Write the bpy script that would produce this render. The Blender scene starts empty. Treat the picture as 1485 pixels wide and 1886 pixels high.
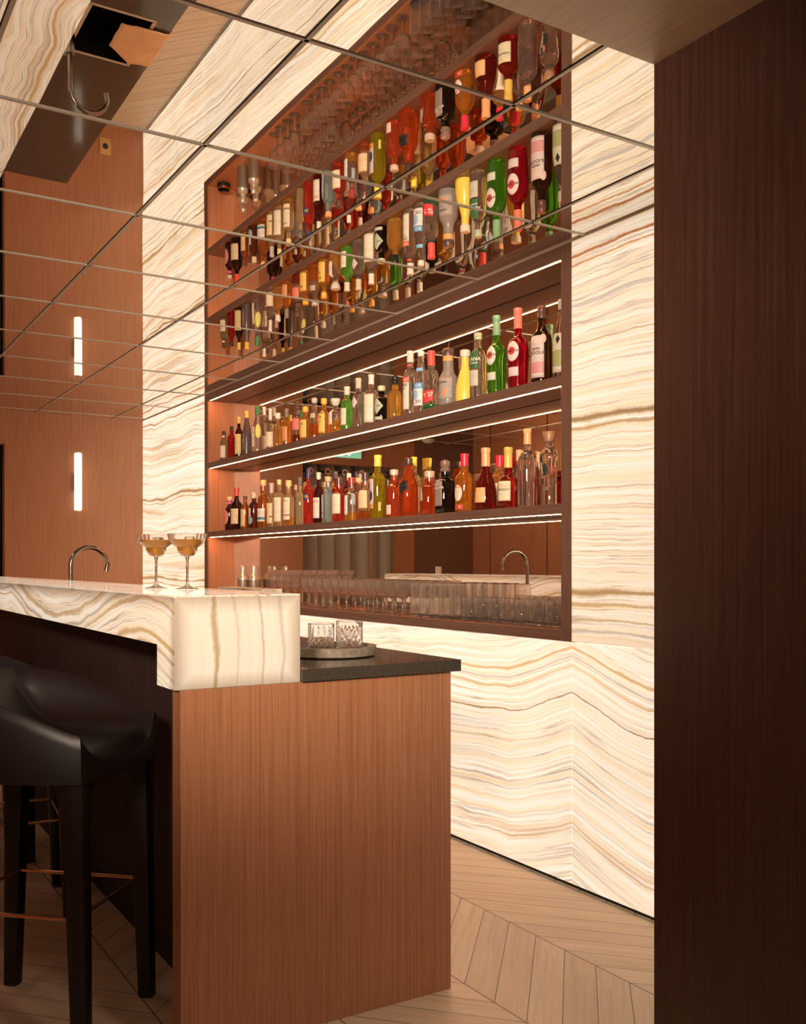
import bpy, bmesh, math, random
from math import sin, cos, pi, radians, sqrt, floor
random.seed(7)
SC = bpy.context.scene
COL = SC.collection

# ------------------------------------------------------------------ camera, world, lights, exposure
cam_d = bpy.data.cameras.new('camera')
cam_d.sensor_fit = 'HORIZONTAL'; cam_d.sensor_width = 36.0
cam_d.lens = 1798.5 / 1485 * 36.0
cam_d.shift_y = 97.0 / 1485
cam_d.clip_start = 0.02
cam = bpy.data.objects.new('camera', cam_d); COL.objects.link(cam)
cam.location = (0, 0, 1.2)
cam.rotation_euler = (pi / 2, 0, math.atan2(0.8504, 0.5261))
SC.camera = cam

w = bpy.data.worlds.new('world'); SC.world = w; w.use_nodes = True
w.node_tree.nodes['Background'].inputs[0].default_value = (1.0, 0.62, 0.42, 1)
w.node_tree.nodes['Background'].inputs[1].default_value = 0.03

def area(name, loc, rot, sx, sy, power, color):
    l = bpy.data.lights.new(name, 'AREA'); l.shape = 'RECTANGLE'; l.size = sx; l.size_y = sy
    l.energy = power; l.color = color
    o = bpy.data.objects.new(name, l); COL.objects.link(o); o.location = loc; o.rotation_euler = rot
    return o
# fill light added out of view to brighten the island's end panel
def aim(o, tgt, spread):
    import mathutils
    o.rotation_euler = (mathutils.Vector(tgt) - o.location).to_track_quat('-Z', 'Y').to_euler(); o.data.spread = radians(spread)
aim(area('end_panel_fill', (-0.35, 1.25, 2.28), (0, 0, 0), 0.25, 0.25, 3.0, (1.0, 0.76, 0.56)), (-2.28, 1.25, 0.35), 70)
# front fill added behind the camera to lift the bottles and labels
aim(area('shelf_fill', (0.7, -1.3, 2.15), (0, 0, 0), 0.6, 0.3, 24, (1.0, 0.80, 0.62)), (-4.6, 2.5, 1.75), 42)
# long area light added as fill, tilted on to the rear oak panels
area('rear_wall_fill', (-5.6, 0.05, 2.38), (radians(-22), 0, 0), 3.2, 0.10, 11, (1.0, 0.74, 0.54))

ON = 1.0          # strength of the backlit onyx
LED = 100.0        # strength of the shelf strips
vs = SC.view_settings
SC.display_settings.display_device = 'sRGB'
vs.view_transform = 'Standard'; vs.look = 'None'; vs.exposure = 0.0; vs.gamma = 1.0; vs.use_curve_mapping = False
cy = SC.cycles
cy.max_bounces = 16; cy.diffuse_bounces = 4; cy.glossy_bounces = 8; cy.transmission_bounces = 16; cy.transparent_max_bounces = 8
cy.sample_clamp_indirect = 6.0; cy.blur_glossy = 0.3
cy.caustics_reflective = True; cy.caustics_refractive = True

# ------------------------------------------------------------------ material helpers
class G:
    def __init__(s, name):
        s.m = bpy.data.materials.new(name); s.m.use_nodes = True; s.t = s.m.node_tree
        s.b = s.t.nodes['Principled BSDF']
    def n(s, ty, **k):
        nd = s.t.nodes.new(ty)
        for a, v in k.items(): setattr(nd, a, v)
        return nd
    def put(s, sock, v):
        if hasattr(v, 'is_output') or isinstance(v, bpy.types.NodeSocket): s.t.links.new(v, sock)
        elif isinstance(v, (tuple, list)):
            sock.default_value = tuple(v) + (1,) if len(v) == 3 and len(sock.default_value) == 4 else v
        else: sock.default_value = v
    def m_(s, op, a, b=0.0, c=None, clamp=False):
        nd = s.n('ShaderNodeMath', operation=op); nd.use_clamp = clamp
        s.put(nd.inputs[0], a); s.put(nd.inputs[1], b)
        if c is not None: s.put(nd.inputs[2], c)
        return nd.outputs[0]
    def vec(s, x, y, z):
        nd = s.n('ShaderNodeCombineXYZ')
        for i, v in enumerate((x, y, z)): s.put(nd.inputs[i], v)
        return nd.outputs[0]
    def pos(s):
        g = s.n('ShaderNodeNewGeometry'); q = s.n('ShaderNodeSeparateXYZ')
        s.t.links.new(g.outputs['Position'], q.inputs[0]); return q.outputs
    def obj(s):
        g = s.n('ShaderNodeTexCoord'); q = s.n('ShaderNodeSeparateXYZ')
        s.t.links.new(g.outputs['Object'], q.inputs[0]); return q.outputs
    def noise(s, v, scale=1.0, detail=2.0, rough=0.5, dist=0.0):
        nd = s.n('ShaderNodeTexNoise'); s.put(nd.inputs['Vector'], v)
        nd.inputs['Scale'].default_value = scale; nd.inputs['Detail'].default_value = detail
        nd.inputs['Roughness'].default_value = rough; nd.inputs['Distortion'].default_value = dist
        return nd.outputs['Fac']
    def ramp(s, f, stops, interp='LINEAR'):
        nd = s.n('ShaderNodeValToRGB'); s.put(nd.inputs[0], f); r = nd.color_ramp; r.interpolation = interp
        while len(r.elements) < len(stops): r.elements.new(0.5)
        for e, (p, c) in zip(r.elements, stops):
            e.position = p; e.color = (c, c, c, 1) if not isinstance(c, (tuple, list)) else tuple(c) + (1,)
        return nd.outputs[0]
    def mix(s, f, a, b, blend='MIX'):
        nd = s.n('ShaderNodeMix', data_type='RGBA', blend_type=blend)
        s.put(nd.inputs['Factor'], f); s.put(nd.inputs['A'], a); s.put(nd.inputs['B'], b)
        return nd.outputs['Result']
    def bump(s, h, strength=0.2, dist=0.002):
        nd = s.n('ShaderNodeBump'); nd.inputs['Strength'].default_value = strength
        nd.inputs['Distance'].default_value = dist; s.put(nd.inputs['Height'], h)
        s.t.links.new(nd.outputs[0], s.b.inputs['Normal'])
    def set(s, **k):
        names = dict(color='Base Color', rough='Roughness', metal='Metallic', ior='IOR', trans='Transmission Weight',
                     emit='Emission Color', estr='Emission Strength', coat='Coat Weight', coatr='Coat Roughness', spec='Specular IOR Level')
        for a, v in k.items(): s.put(s.b.inputs[names[a]], v)
        return s

CACHE = {}
def plain(color, rough=0.5, metal=0.0, coat=0.0):
    k = ('p', color, rough, metal, coat)
    if k not in CACHE: CACHE[k] = G('plain').set(color=color, rough=rough, metal=metal, coat=coat).m
    return CACHE[k]
def glass(color=(1, 1, 1), rough=0.0, ior=1.45):
    k = ('g', color, rough, ior)
    if k not in CACHE: CACHE[k] = G('glass').set(color=color, rough=rough, trans=0.97 if min(color) > 0.75 else 0.87, ior=ior).m
    return CACHE[k]
def glow(color, strength):
    k = ('e', color, strength)
    if k not in CACHE: CACHE[k] = G('lamp').set(color=(0.8, 0.8, 0.8), emit=color, estr=strength).m
    return CACHE[k]

def wood(name, a, b, c, rough=0.38, freq=70.0, horizontal=False):
    g = G(name); x, y, z = g.pos()
    u = g.m_('ADD', x, y); v = g.m_('SUBTRACT', x, y)
    if horizontal: vec = g.vec(g.m_('MULTIPLY', y, freq), g.m_('MULTIPLY', z, freq), g.m_('MULTIPLY', x, 2.2))
    else: vec = g.vec(g.m_('MULTIPLY', u, freq), g.m_('MULTIPLY', v, freq), g.m_('MULTIPLY', z, 2.2))
    n1 = g.noise(vec, 1.0, 4, 0.6); n2 = g.noise(vec, 3.6, 3, 0.65)
    vec2 = g.vec(g.m_('MULTIPLY', u, 3.0), g.m_('MULTIPLY', v, 3.0), g.m_('MULTIPLY', z, 0.5))
    n3 = g.noise(vec2, 1.0, 2)
    col = g.ramp(n1, [(0.25, a), (0.5, b), (0.78, c)])
    col = g.mix(g.ramp(n2, [(0.42, 0.0), (0.66, 0.55)]), col, a)
    col = g.mix(g.ramp(n3, [(0.3, 0.0), (0.7, 0.35)]), col, b)
    g.set(color=col, rough=rough); g.bump(n2, 0.15, 0.0006)
    return g.m
M_WOOD = wood('reddish_oak', (0.33, 0.128, 0.062), (0.50, 0.220, 0.110), (0.62, 0.310, 0.170), freq=115.0)
M_DARK = wood('dark_stained_oak', (0.050, 0.020, 0.014), (0.092, 0.040, 0.028), (0.14, 0.066, 0.046), 0.4)
M_FLUTE = wood('blackened_oak', (0.016, 0.008, 0.007), (0.030, 0.015, 0.012), (0.05, 0.026, 0.02), 0.45)
M_FRAME = wood('brown_oak', (0.12, 0.060, 0.043), (0.21, 0.11, 0.076), (0.30, 0.165, 0.115), 0.35, freq=150.0, horizontal=True)
M_FRAMEV = wood('brown_oak_upright', (0.12, 0.060, 0.043), (0.21, 0.11, 0.076), (0.30, 0.165, 0.115), 0.35, freq=120.0)
M_SOFFIT = wood('pale_oak', (0.62, 0.47, 0.34), (0.78, 0.62, 0.48), (0.84, 0.70, 0.56), 0.5, horizontal=True)

def onyx(name, axis='wall', strength=1.0, top=False):
    g = G(name); x, y, z = g.pos()
    if axis == 'wall':
        xs = g.m_('ABSOLUTE', g.m_('ADD', x, 2.760))                      # the slabs are book-matched about this joint
        low = g.m_('LESS_THAN', z, 0.9125)
        far = g.m_('LESS_THAN', x, -6.4)
        u = g.m_('ADD', g.m_('MULTIPLY', xs, low), g.m_('MULTIPLY', x, g.m_('SUBTRACT', 1.0, low)))
        slope = g.m_('MULTIPLY', low, g.m_('ADD', g.m_('MULTIPLY', g.m_('MINIMUM', xs, 0.38), 0.22), g.m_('MULTIPLY', xs, 0.06)))
        base = g.m_('ADD', g.m_('ADD', z, slope), g.m_('MULTIPLY', low, 7.0))
    elif top:
        u = x; base = g.m_('ADD', g.m_('MULTIPLY', y, 0.9), g.m_('MULTIPLY', g.m_('SINE', g.m_('MULTIPLY', x, 2.3)), 0.04))
    elif axis == 'end':
        u = z; base = g.m_('MULTIPLY', y, 0.85)
    else:
        u = x; base = g.m_('ADD', z, g.m_('MULTIPLY', g.m_('SINE', g.m_('MULTIPLY', x, 3.1)), 0.06))
    wv = g.noise(g.vec(g.m_('MULTIPLY', u, 1.5), 2.0, g.m_('MULTIPLY', base, 1.2)), 1.0, 2)
    wv2 = g.noise(g.vec(g.m_('MULTIPLY', u, 5.5), 5.0, g.m_('MULTIPLY', base, 7.0)), 1.0, 3)
    wv3 = g.noise(g.vec(g.m_('MULTIPLY', u, 42.0), 5.0, g.m_('MULTIPLY', base, 50.0)), 1.0, 2)
    wf = g.m_('ADD', base, g.m_('MULTIPLY', g.m_('SUBTRACT', wv, 0.5), 0.11 if axis == 'wall' else 0.20))
    wf = g.m_('ADD', wf, g.m_('MULTIPLY', g.m_('SUBTRACT', wv2, 0.5), 0.020))
    wf = g.m_('ADD', wf, g.m_('MULTIPLY', g.m_('SUBTRACT', wv3, 0.5), 0.006))
    us = g.m_('MULTIPLY', u, 0.35)
    broad = g.noise(g.vec(us, 1.0, g.m_('MULTIPLY', wf, 7.0)), 1.0, 3, 0.55)
    mid = g.noise(g.vec(us, 3.0, g.m_('MULTIPLY', wf, 34.0)), 1.0, 4, 0.6)
    fine = g.noise(g.vec(us, 8.0, g.m_('MULTIPLY', wf, 120.0)), 1.0, 3, 0.6)
    mask = g.noise(g.vec(g.m_('MULTIPLY', u, 2.5), 9.0, g.m_('MULTIPLY', base, 2.5)), 1.0, 2)
    col = g.ramp(mid, [(0.26, (0.74, 0.50, 0.28)), (0.40, (0.98, 0.78, 0.54)), (0.54, (1.0, 0.90, 0.73)), (0.75, (0.88, 0.82, 0.72))])
    col = g.mix(g.ramp(fine, [(0.38, 0.75), (0.53, 0.0)]), col, (0.80, 0.60, 0.40))
    if axis == 'end': col = g.mix(0.72, col, (0.98, 0.85, 0.65))
    # thin grey-brown lines
    ln = g.m_('ABSOLUTE', g.m_('SUBTRACT', mid, 0.5))
    lf = 0.0 if axis == 'end' else g.m_('MULTIPLY', g.ramp(ln, [(0.0, 0.95), (0.016, 0.0)]), g.ramp(mask, [(0.35, 0.25), (0.6, 1.0)]))
    col = g.mix(lf, col, (0.40, 0.30, 0.22))
    # amber and brown seams
    sm = g.m_('MULTIPLY', g.ramp(broad, [(0.60, 0.0), (0.68, 0.85)]), g.ramp(fine, [(0.35, 1.0), (0.65, 0.25)]))
    if axis != 'end': col = g.mix(sm, col, (0.50, 0.27, 0.085))
    gy = g.m_('MULTIPLY', g.ramp(broad, [(0.26, 0.65), (0.36, 0.0)]), g.ramp(fine, [(0.35, 1.0), (0.65, 0.2)]))
    if axis != 'end': col = g.mix(gy, col, (0.52, 0.46, 0.39))
    if axis == 'wall': seams = [(2.345, 0.009, (0.42, 0.13, 0.03), 1.0), (2.312, 0.006, (0.55, 0.22, 0.06), 0.9), (2.24, 0.004, (0.45, 0.40, 0.34), 0.7), (2.17, 0.012, (0.50, 0.46, 0.41), 0.8),
        (2.10, 0.004, (0.45, 0.36, 0.28), 0.7), (2.02, 0.006, (0.45, 0.30, 0.14), 0.8), (1.93, 0.005, (0.5, 0.45, 0.4), 0.7), (1.862, 0.010, (0.58, 0.52, 0.45), 0.6), (1.735, 0.020, (0.30, 0.18, 0.07), 1.0), (1.70, 0.010, (0.42, 0.26, 0.10), 0.9),
        (1.60, 0.005, (0.5, 0.36, 0.2), 0.7), (1.475, 0.008, (0.46, 0.38, 0.30), 0.8), (1.40, 0.004, (0.45, 0.36, 0.28), 0.7), (1.30, 0.005, (0.5, 0.4, 0.3), 0.6), (1.09, 0.018, (0.40, 0.24, 0.09), 1.0), (1.045, 0.010, (0.52, 0.32, 0.12), 0.9), (0.99, 0.008, (0.50, 0.34, 0.16), 0.8), (0.95, 0.010, (0.5, 0.4, 0.3), 0.8),
        (7.90, 0.014, (0.60, 0.34, 0.10), 0.8), (7.865, 0.010, (0.45, 0.40, 0.34), 0.7), (7.83, 0.008, (0.62, 0.40, 0.16), 0.8), (7.725, 0.006, (0.36, 0.20, 0.08), 1.0), (7.60, 0.010, (0.66, 0.46, 0.24), 0.6), (7.44, 0.006, (0.42, 0.38, 0.34), 0.8), (7.41, 0.006, (0.42, 0.38, 0.34), 0.8), (7.29, 0.007, (0.45, 0.42, 0.38), 0.6), (7.03, 0.004, (0.42, 0.34, 0.30), 0.7)]
    elif axis == 'end': seams = [(0.847*0.85, 0.007, (0.40, 0.26, 0.09), 0.9), (0.90*0.85, 0.004, (0.55, 0.45, 0.3), 0.6), (0.965*0.85, 0.003, (0.45, 0.33, 0.2), 0.7), (1.015*0.85, 0.005, (0.5, 0.46, 0.36), 0.7)]
    else: seams = [(1.10, 0.012, (0.50, 0.32, 0.14), 0.8), (1.06, 0.008, (0.42, 0.36, 0.30), 0.8), (1.035, 0.006, (0.5, 0.3, 0.12), 0.8), (0.95, 0.010, (0.55, 0.32, 0.10), 0.9), (0.925, 0.006, (0.4, 0.3, 0.2), 0.8)]
    rough_edge = g.noise(g.vec(g.m_('MULTIPLY', u, 22.0), 7.0, g.m_('MULTIPLY', base, 22.0)), 1.0, 4, 0.7)
    wmul = g.m_('MULTIPLY', g.m_('ADD', 0.35, g.m_('MULTIPLY', g.m_('SUBTRACT', mask, 0.3), 3.2)), g.m_('ADD', 0.3, g.m_('MULTIPLY', rough_edge, 1.4)))
    for (z0, wd, c_, st_) in seams:
        d_ = g.m_('DIVIDE', g.m_('ABSOLUTE', g.m_('SUBTRACT', wf, z0)), g.m_('MAXIMUM', g.m_('MULTIPLY', wmul, wd*(0.62 if axis == 'wall' else 0.8)), 0.0006))
        f_ = g.m_('MULTIPLY', g.m_('SUBTRACT', 1.25, d_, clamp=True), st_)
        col = g.mix(f_, col, c_)
    es = strength
    if axis in ('end', 'front'):
        # less light comes through the mitred edges: falloff painted into the emission strength
        dz = g.m_('MINIMUM', g.m_('SUBTRACT', 1.125, z), g.m_('SUBTRACT', z, 0.890))
        d = dz
        if axis == 'end':
            d = g.m_('MINIMUM', dz, g.m_('MINIMUM', g.m_('SUBTRACT', y, 0.764), g.m_('SUBTRACT', 1.101, y)))
        else:
            d = g.m_('MINIMUM', g.m_('SUBTRACT', 1.122, z), g.m_('SUBTRACT', -2.278, x))
        es = g.m_('MULTIPLY', g.ramp(g.m_('DIVIDE', d, 0.045), [(0.02, 0.16), (0.45, 0.55), (1.0, 1.0)]), strength)
    g.set(color=g.mix(0.8 if axis == 'end' else 0.5, col, (0.3, 0.22, 0.15)), rough=0.06 if top else 0.12, emit=col, estr=es)
    return g.m
M_ONYX = onyx('backlit_onyx', 'wall', ON * 0.72)
M_ONYX_LEFT = onyx('backlit_onyx_left', 'wall', ON * 0.98)
M_ONYX_LOW = onyx('backlit_onyx_low', 'wall', ON * 0.91)
M_ONYX_END = onyx('backlit_onyx_end', 'end', ON * 0.62)
M_ONYX_FRONT = onyx('backlit_onyx_front', 'front', ON * 0.64)
M_ONYX_TOP = onyx('onyx_top', 'top', ON * 0.45, True)

def floor_mat():
    g = G('chevron_oak'); x, y, z = g.pos()
    W, P = 0.4070, 0.1395
    yy = g.m_('ADD', y, W * 20 - 1.621)
    tri = g.m_('PINGPONG', yy, W)
    strip = g.m_('FLOOR', g.m_('DIVIDE', yy, W))
    q = g.m_('DIVIDE', g.m_('ADD', g.m_('ADD', x, g.m_('MULTIPLY', tri, 1.12)), 2.005), P)
    idn = g.m_('FLOOR', q); fr = g.m_('FRACT', q)
    edge = g.m_('MINIMUM', fr, g.m_('SUBTRACT', 1.0, fr))
    e1 = g.ramp(edge, [(0.008, 1.0), (0.016, 0.0)])
    e2 = g.ramp(g.m_('MINIMUM', tri, g.m_('SUBTRACT', W, tri)), [(0.0010, 1.0), (0.0022, 0.0)])
    gap = g.m_('MAXIMUM', e1, e2)
    wn = g.n('ShaderNodeTexWhiteNoise', noise_dimensions='2D'); g.put(wn.inputs['Vector'], g.vec(idn, strip, 0.0))
    rnd = wn.outputs['Value']
    gv = g.vec(g.m_('MULTIPLY', q, 5.0), g.m_('ADD', g.m_('MULTIPLY', tri, 3.0), g.m_('MULTIPLY', rnd, 40.0)), strip)
    n1 = g.noise(gv, 1.0, 5, 0.62, 0.6); n2 = g.noise(gv, 5.0, 3, 0.6)
    col = g.ramp(n1, [(0.25, (0.60, 0.46, 0.32)), (0.5, (0.78, 0.63, 0.47)), (0.8, (0.84, 0.70, 0.54))])
    col = g.mix(g.ramp(n2, [(0.45, 0.0), (0.7, 0.3)]), col, (0.45, 0.31, 0.19))
    col = g.mix(g.m_('MULTIPLY', rnd, 0.3), col, (0.50, 0.36, 0.23))
    col = g.mix(gap, col, (0.06, 0.035, 0.02))
    g.set(color=col, rough=0.42); g.bump(g.m_('SUBTRACT', 1.0, gap), 0.3, 0.001)
    return g.m
M_FLOOR = floor_mat()

def stone(name, a, b, rough, scale=30):
    g = G(name); x, y, z = g.pos(); n = g.noise(g.vec(x, y, z), scale, 5, 0.6)
    g.set(color=g.ramp(n, [(0.35, a), (0.65, b)]), rough=rough); return g.m
M_COUNTER = stone('dark_stone', (0.066, 0.055, 0.044), (0.084, 0.070, 0.057), 0.10, 90)
M_MARBLE = stone('pale_marble', (0.40, 0.30, 0.24), (0.72, 0.62, 0.52), 0.25, 14)
M_TRAY = stone('hammered_pewter', (0.22, 0.18, 0.14), (0.38, 0.32, 0.25), 0.35, 60)
M_MIRROR_C = plain((0.86, 0.83, 0.77), 0.0, 1.0)
M_MIRROR_N = plain((0.82, 0.74, 0.66), 0.0, 1.0)
M_TRIM = plain((0.60, 0.53, 0.45), 0.45, 0.4)
M_BLACKISH = plain((0.012, 0.010, 0.009), 0.5)
M_STEEL = plain((0.30, 0.26, 0.22), 0.22, 1.0)
M_CHROME = plain((0.85, 0.80, 0.72), 0.12, 1.0)
M_COPPER = plain((0.80, 0.42, 0.24), 0.25, 1.0)
M_BRASS = plain((0.72, 0.50, 0.20), 0.3, 1.0)
M_GLASS = G('clear_glass').set(color=(1.0, 0.99, 0.98), rough=0.0, trans=1.0, ior=1.45).m
M_BARGLASS = G('bar_glass').set(color=(1.0, 0.95, 0.91), rough=0.0, trans=0.965, ior=1.47).m
M_SHELL = plain((0.011, 0.005, 0.005), 0.40)
def curtain_mat():
    g = G('grey_linen'); x, y, z = g.pos()
    n = g.noise(g.vec(g.m_('MULTIPLY', y, 300.0), g.m_('MULTIPLY', x, 300.0), g.m_('MULTIPLY', z, 60.0)), 1.0, 3)
    g.set(color=g.ramp(n, [(0.3, (0.40, 0.36, 0.32)), (0.7, (0.55, 0.50, 0.45))]), rough=0.9); return g.m
M_CURTAIN = curtain_mat()

# ------------------------------------------------------------------ mesh helpers
class MB:
    def __init__(s): s.v = []; s.f = []; s.mi = []; s.sm = []
    def add(s, vs_, fs, mi=0, smooth=False):
        o = len(s.v); s.v += [tuple(p) for p in vs_]
        for f in fs: s.f.append(tuple(i + o for i in f)); s.mi.append(mi); s.sm.append(smooth)
    def box(s, x0, x1, y0, y1, z0, z1, mi=0):
        s.add([(x0,y0,z0),(x1,y0,z0),(x1,y1,z0),(x0,y1,z0),(x0,y0,z1),(x1,y0,z1),(x1,y1,z1),(x0,y1,z1)],
              [(0,3,2,1),(4,5,6,7),(0,1,5,4),(1,2,6,5),(2,3,7,6),(3,0,4,7)], mi)
        return s
    def lathe(s, prof, n=24, sq=2.0, cx=0.0, cy_=0.0, mi=0, rfun=None, cap=True, smooth=True, mfun=None):
        o = len(s.v); k = len(prof)
        for (r, z) in prof:
            for i in range(n):
                a = 2 * pi * i / n; rr = r * supr(a, sq)
                if rfun: rr *= rfun(a, z)
                s.v.append((cx + rr * sin(a), cy_ - rr * cos(a), z))
        for j in range(k - 1):
            for i in range(n):
                i2 = (i + 1) % n
                s.f.append((o + j*n + i, o + j*n + i2, o + (j+1)*n + i2, o + (j+1)*n + i))
                s.mi.append(mfun((prof[j][1] + prof[j+1][1]) / 2) if mfun else mi); s.sm.append(smooth)
        if cap:
            s.f.append(tuple(o + i for i in range(n))[::-1]); s.mi.append(mfun(prof[0][1]) if mfun else mi); s.sm.append(False)
            s.f.append(tuple(o + (k-1)*n + i for i in range(n))); s.mi.append(mfun(prof[-1][1]) if mfun else mi); s.sm.append(False)
        return s
    def tube(s, pts, r, n=12, mi=0):
        rings = []
        for i, p in enumerate(pts):
            a = pts[max(i-1, 0)]; b = pts[min(i+1, len(pts)-1)]
            t = [b[j]-a[j] for j in range(3)]; L = sqrt(sum(c*c for c in t)) or 1; t = [c/L for c in t]
            up = (0,0,1) if abs(t[2]) < 0.9 else (0,1,0) if abs(t[1]) < 0.5 else (1,0,0)
            if i and abs(sum(pv[j]*t[j] for j in range(3))) < 0.95:
                up = pv
            u = cross(t, up); u = norm(u); v = cross(u, t); pv = v
            rr = r[i] if isinstance(r, (list, tuple)) else r
            rings.append([(p[0]+rr*(cos(2*pi*k/n)*u[0]+sin(2*pi*k/n)*v[0]), p[1]+rr*(cos(2*pi*k/n)*u[1]+sin(2*pi*k/n)*v[1]), p[2]+rr*(cos(2*pi*k/n)*u[2]+sin(2*pi*k/n)*v[2])) for k in range(n)])
        vs_ = [q for R in rings for q in R]; fs = []
        for j in range(len(rings)-1):
            for k in range(n): fs.append((j*n+k, j*n+(k+1)%n, (j+1)*n+(k+1)%n, (j+1)*n+k))
        s.add(vs_, fs, mi, True); m = len(rings)
        s.add([], []); o = len(s.v) - len(vs_)
        s.f.append(tuple(o+k for k in range(n))[::-1]); s.mi.append(mi); s.sm.append(False)
        s.f.append(tuple(o+(m-1)*n+k for k in range(n))); s.mi.append(mi); s.sm.append(False)
        return s
    def build(s, name, mats, parent=None, bevel=0.0, subsurf=0, sharp=0.75):
        me = bpy.data.meshes.new(name); me.from_pydata(s.v, [], s.f); me.update()
        if not isinstance(mats, (list, tuple)): mats = [mats]
        for m in mats: me.materials.append(m)
        me.polygons.foreach_set('material_index', s.mi); me.polygons.foreach_set('use_smooth', s.sm)
        bm = bmesh.new(); bm.from_mesh(me); bmesh.ops.recalc_face_normals(bm, faces=bm.faces); 
        for e in bm.edges:
            if len(e.link_faces) == 2 and e.calc_face_angle(0) > sharp: e.smooth = False
        bm.to_mesh(me); bm.free()
        o = bpy.data.objects.new(name, me); COL.objects.link(o)
        if parent: o.parent = parent
        if bevel:
            b = o.modifiers.new('bevel', 'BEVEL'); b.width = bevel; b.segments = 2; b.limit_method = 'ANGLE'
        if subsurf:
            q = o.modifiers.new('sub', 'SUBSURF'); q.levels = subsurf; q.render_levels = subsurf
        return o
def cross(a, b): return (a[1]*b[2]-a[2]*b[1], a[2]*b[0]-a[0]*b[2], a[0]*b[1]-a[1]*b[0])
def norm(a):
    L = sqrt(sum(c*c for c in a)) or 1; return tuple(c/L for c in a)
def supr(a, n):
    if n <= 2.01: return 1.0
    return 1.0 / (abs(sin(a))**n + abs(cos(a))**n) ** (1.0/n)
def box(name, b, mat, parent=None, bevel=0.0): return MB().box(*b).build(name, mat, parent, bevel)
def empty(name, loc=(0,0,0), rz=0.0, label=None, cat=None, group=None, kind=None):
    o = bpy.data.objects.new(name, None); o.empty_display_size = 0.05; COL.objects.link(o)
    o.location = loc; o.rotation_euler = (0, 0, rz); tag(o, label, cat, group, kind); return o
def tag(o, label=None, cat=None, group=None, kind=None):
    if label: o['label'] = label
    if cat: o['category'] = cat
    if group: o['group'] = group
    if kind: o['kind'] = kind
    return o
KIDS = {}
def kids(o): return [c for c in COL.objects if c.parent == o]
def copy_tree(o, parent=None):
    c = o.copy(); COL.objects.link(c)
    if parent: c.parent = parent
    for ch in kids(o): copy_tree(ch, c)
    return c
def struct(o, label=None): return tag(o, label, None, None, 'structure')

# ------------------------------------------------------------------ the room
H = 2.407; XL = -8.10; YB = 2.448; YM = 2.65; XR = -1.536
NX0, NX1 = -6.57, -2.82
struct(box('floor', (-9.6, 3.0, -3.0, 3.0, -0.05, 0.0), M_FLOOR), 'pale oak chevron parquet floor')
# back wall: backlit onyx slabs around the recess
wb = box('wall_back', (XL - 0.1, -0.9, 2.75, 2.80, 0.0, 2.6), M_BLACKISH); struct(wb, 'back wall clad in backlit onyx slabs')
box('onyx_slab', (XL, -6.632, YB, YB+0.03, 0.012, H), M_ONYX_LEFT, wb)
box('onyx_slab', (-2.762, -1.20, YB, YB+0.03, 0.9145, H), M_ONYX, wb)
box('onyx_slab', (-2.7605, -1.20, YB, YB+0.03, 0.012, 0.9115), M_ONYX_LOW, wb)
box('onyx_slab', (-6.632, -2.7625, YB, YB+0.03, 0.012, 0.9085), M_ONYX_LOW, wb)
struct(box('baseboard_back', (XL, -1.2, YB+0.006, YB+0.03, 0.0, 0.012), M_BLACKISH), 'dark shadow gap under the onyx wall')
struct(box('trim_1', (XL, -1.2, YB-0.006, YB, H-0.006, H), M_TRIM), 'slim metal edge where mirror ceiling meets back wall')
# left wall with the curtained doorway
wl = box('wall_left', (XL-0.10, XL, 1.362, 2.60, 0.0, H+0.1), M_WOOD); struct(wl, 'far end wall of reddish oak veneer')
box('door_header', (XL-0.10, XL, 0.345, 1.362, 2.14, H+0.1), M_WOOD, wl)
box('door_jamb', (XL-0.10, XL, 0.150, 0.345, 0.0, H+0.1), M_WOOD, wl)
box('dark_panel', (XL-0.10, XL-0.004, -0.60, 0.149, 0.0, H+0.1), M_FRAME, wl)
# wall behind the seats: oak panels with narrow dark joints
wf = box('wall_front', (XL, XR, -0.64, -0.585, 0.0, H+0.1), M_BLACKISH); struct(wf, 'oak panelled wall behind the seats')
for x0, x1 in ((XL, -7.82), (-7.80, -6.95), (-6.93, -6.06), (-6.04, -5.17), (-5.15, -4.28), (-4.26, -3.39), (-3.37, -2.5), (-2.48, XR)):
    box('oak_panel', (x0, x1, -0.585, -0.56, 0.0, H), M_WOOD, wf)
struct(box('wall_far', (-9.62, -9.55, -3.0, 3.0, 0.0, 2.6), M_BLACKISH), 'dark wall of the room beyond the doorway')
# right: dark wall end and the pale lining of the opening overhead
struct(box('wall_right', (XR, 1.6, 1.60, 1.78, 0.0, 2.62), M_DARK), 'dark brown oak wall end at the right of the picture')
struct(box('trim_2', (XR, 1.6, -2.0, 1.60, 2.30, 2.62), M_SOFFIT), 'pale wood soffit over the opening')

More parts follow.
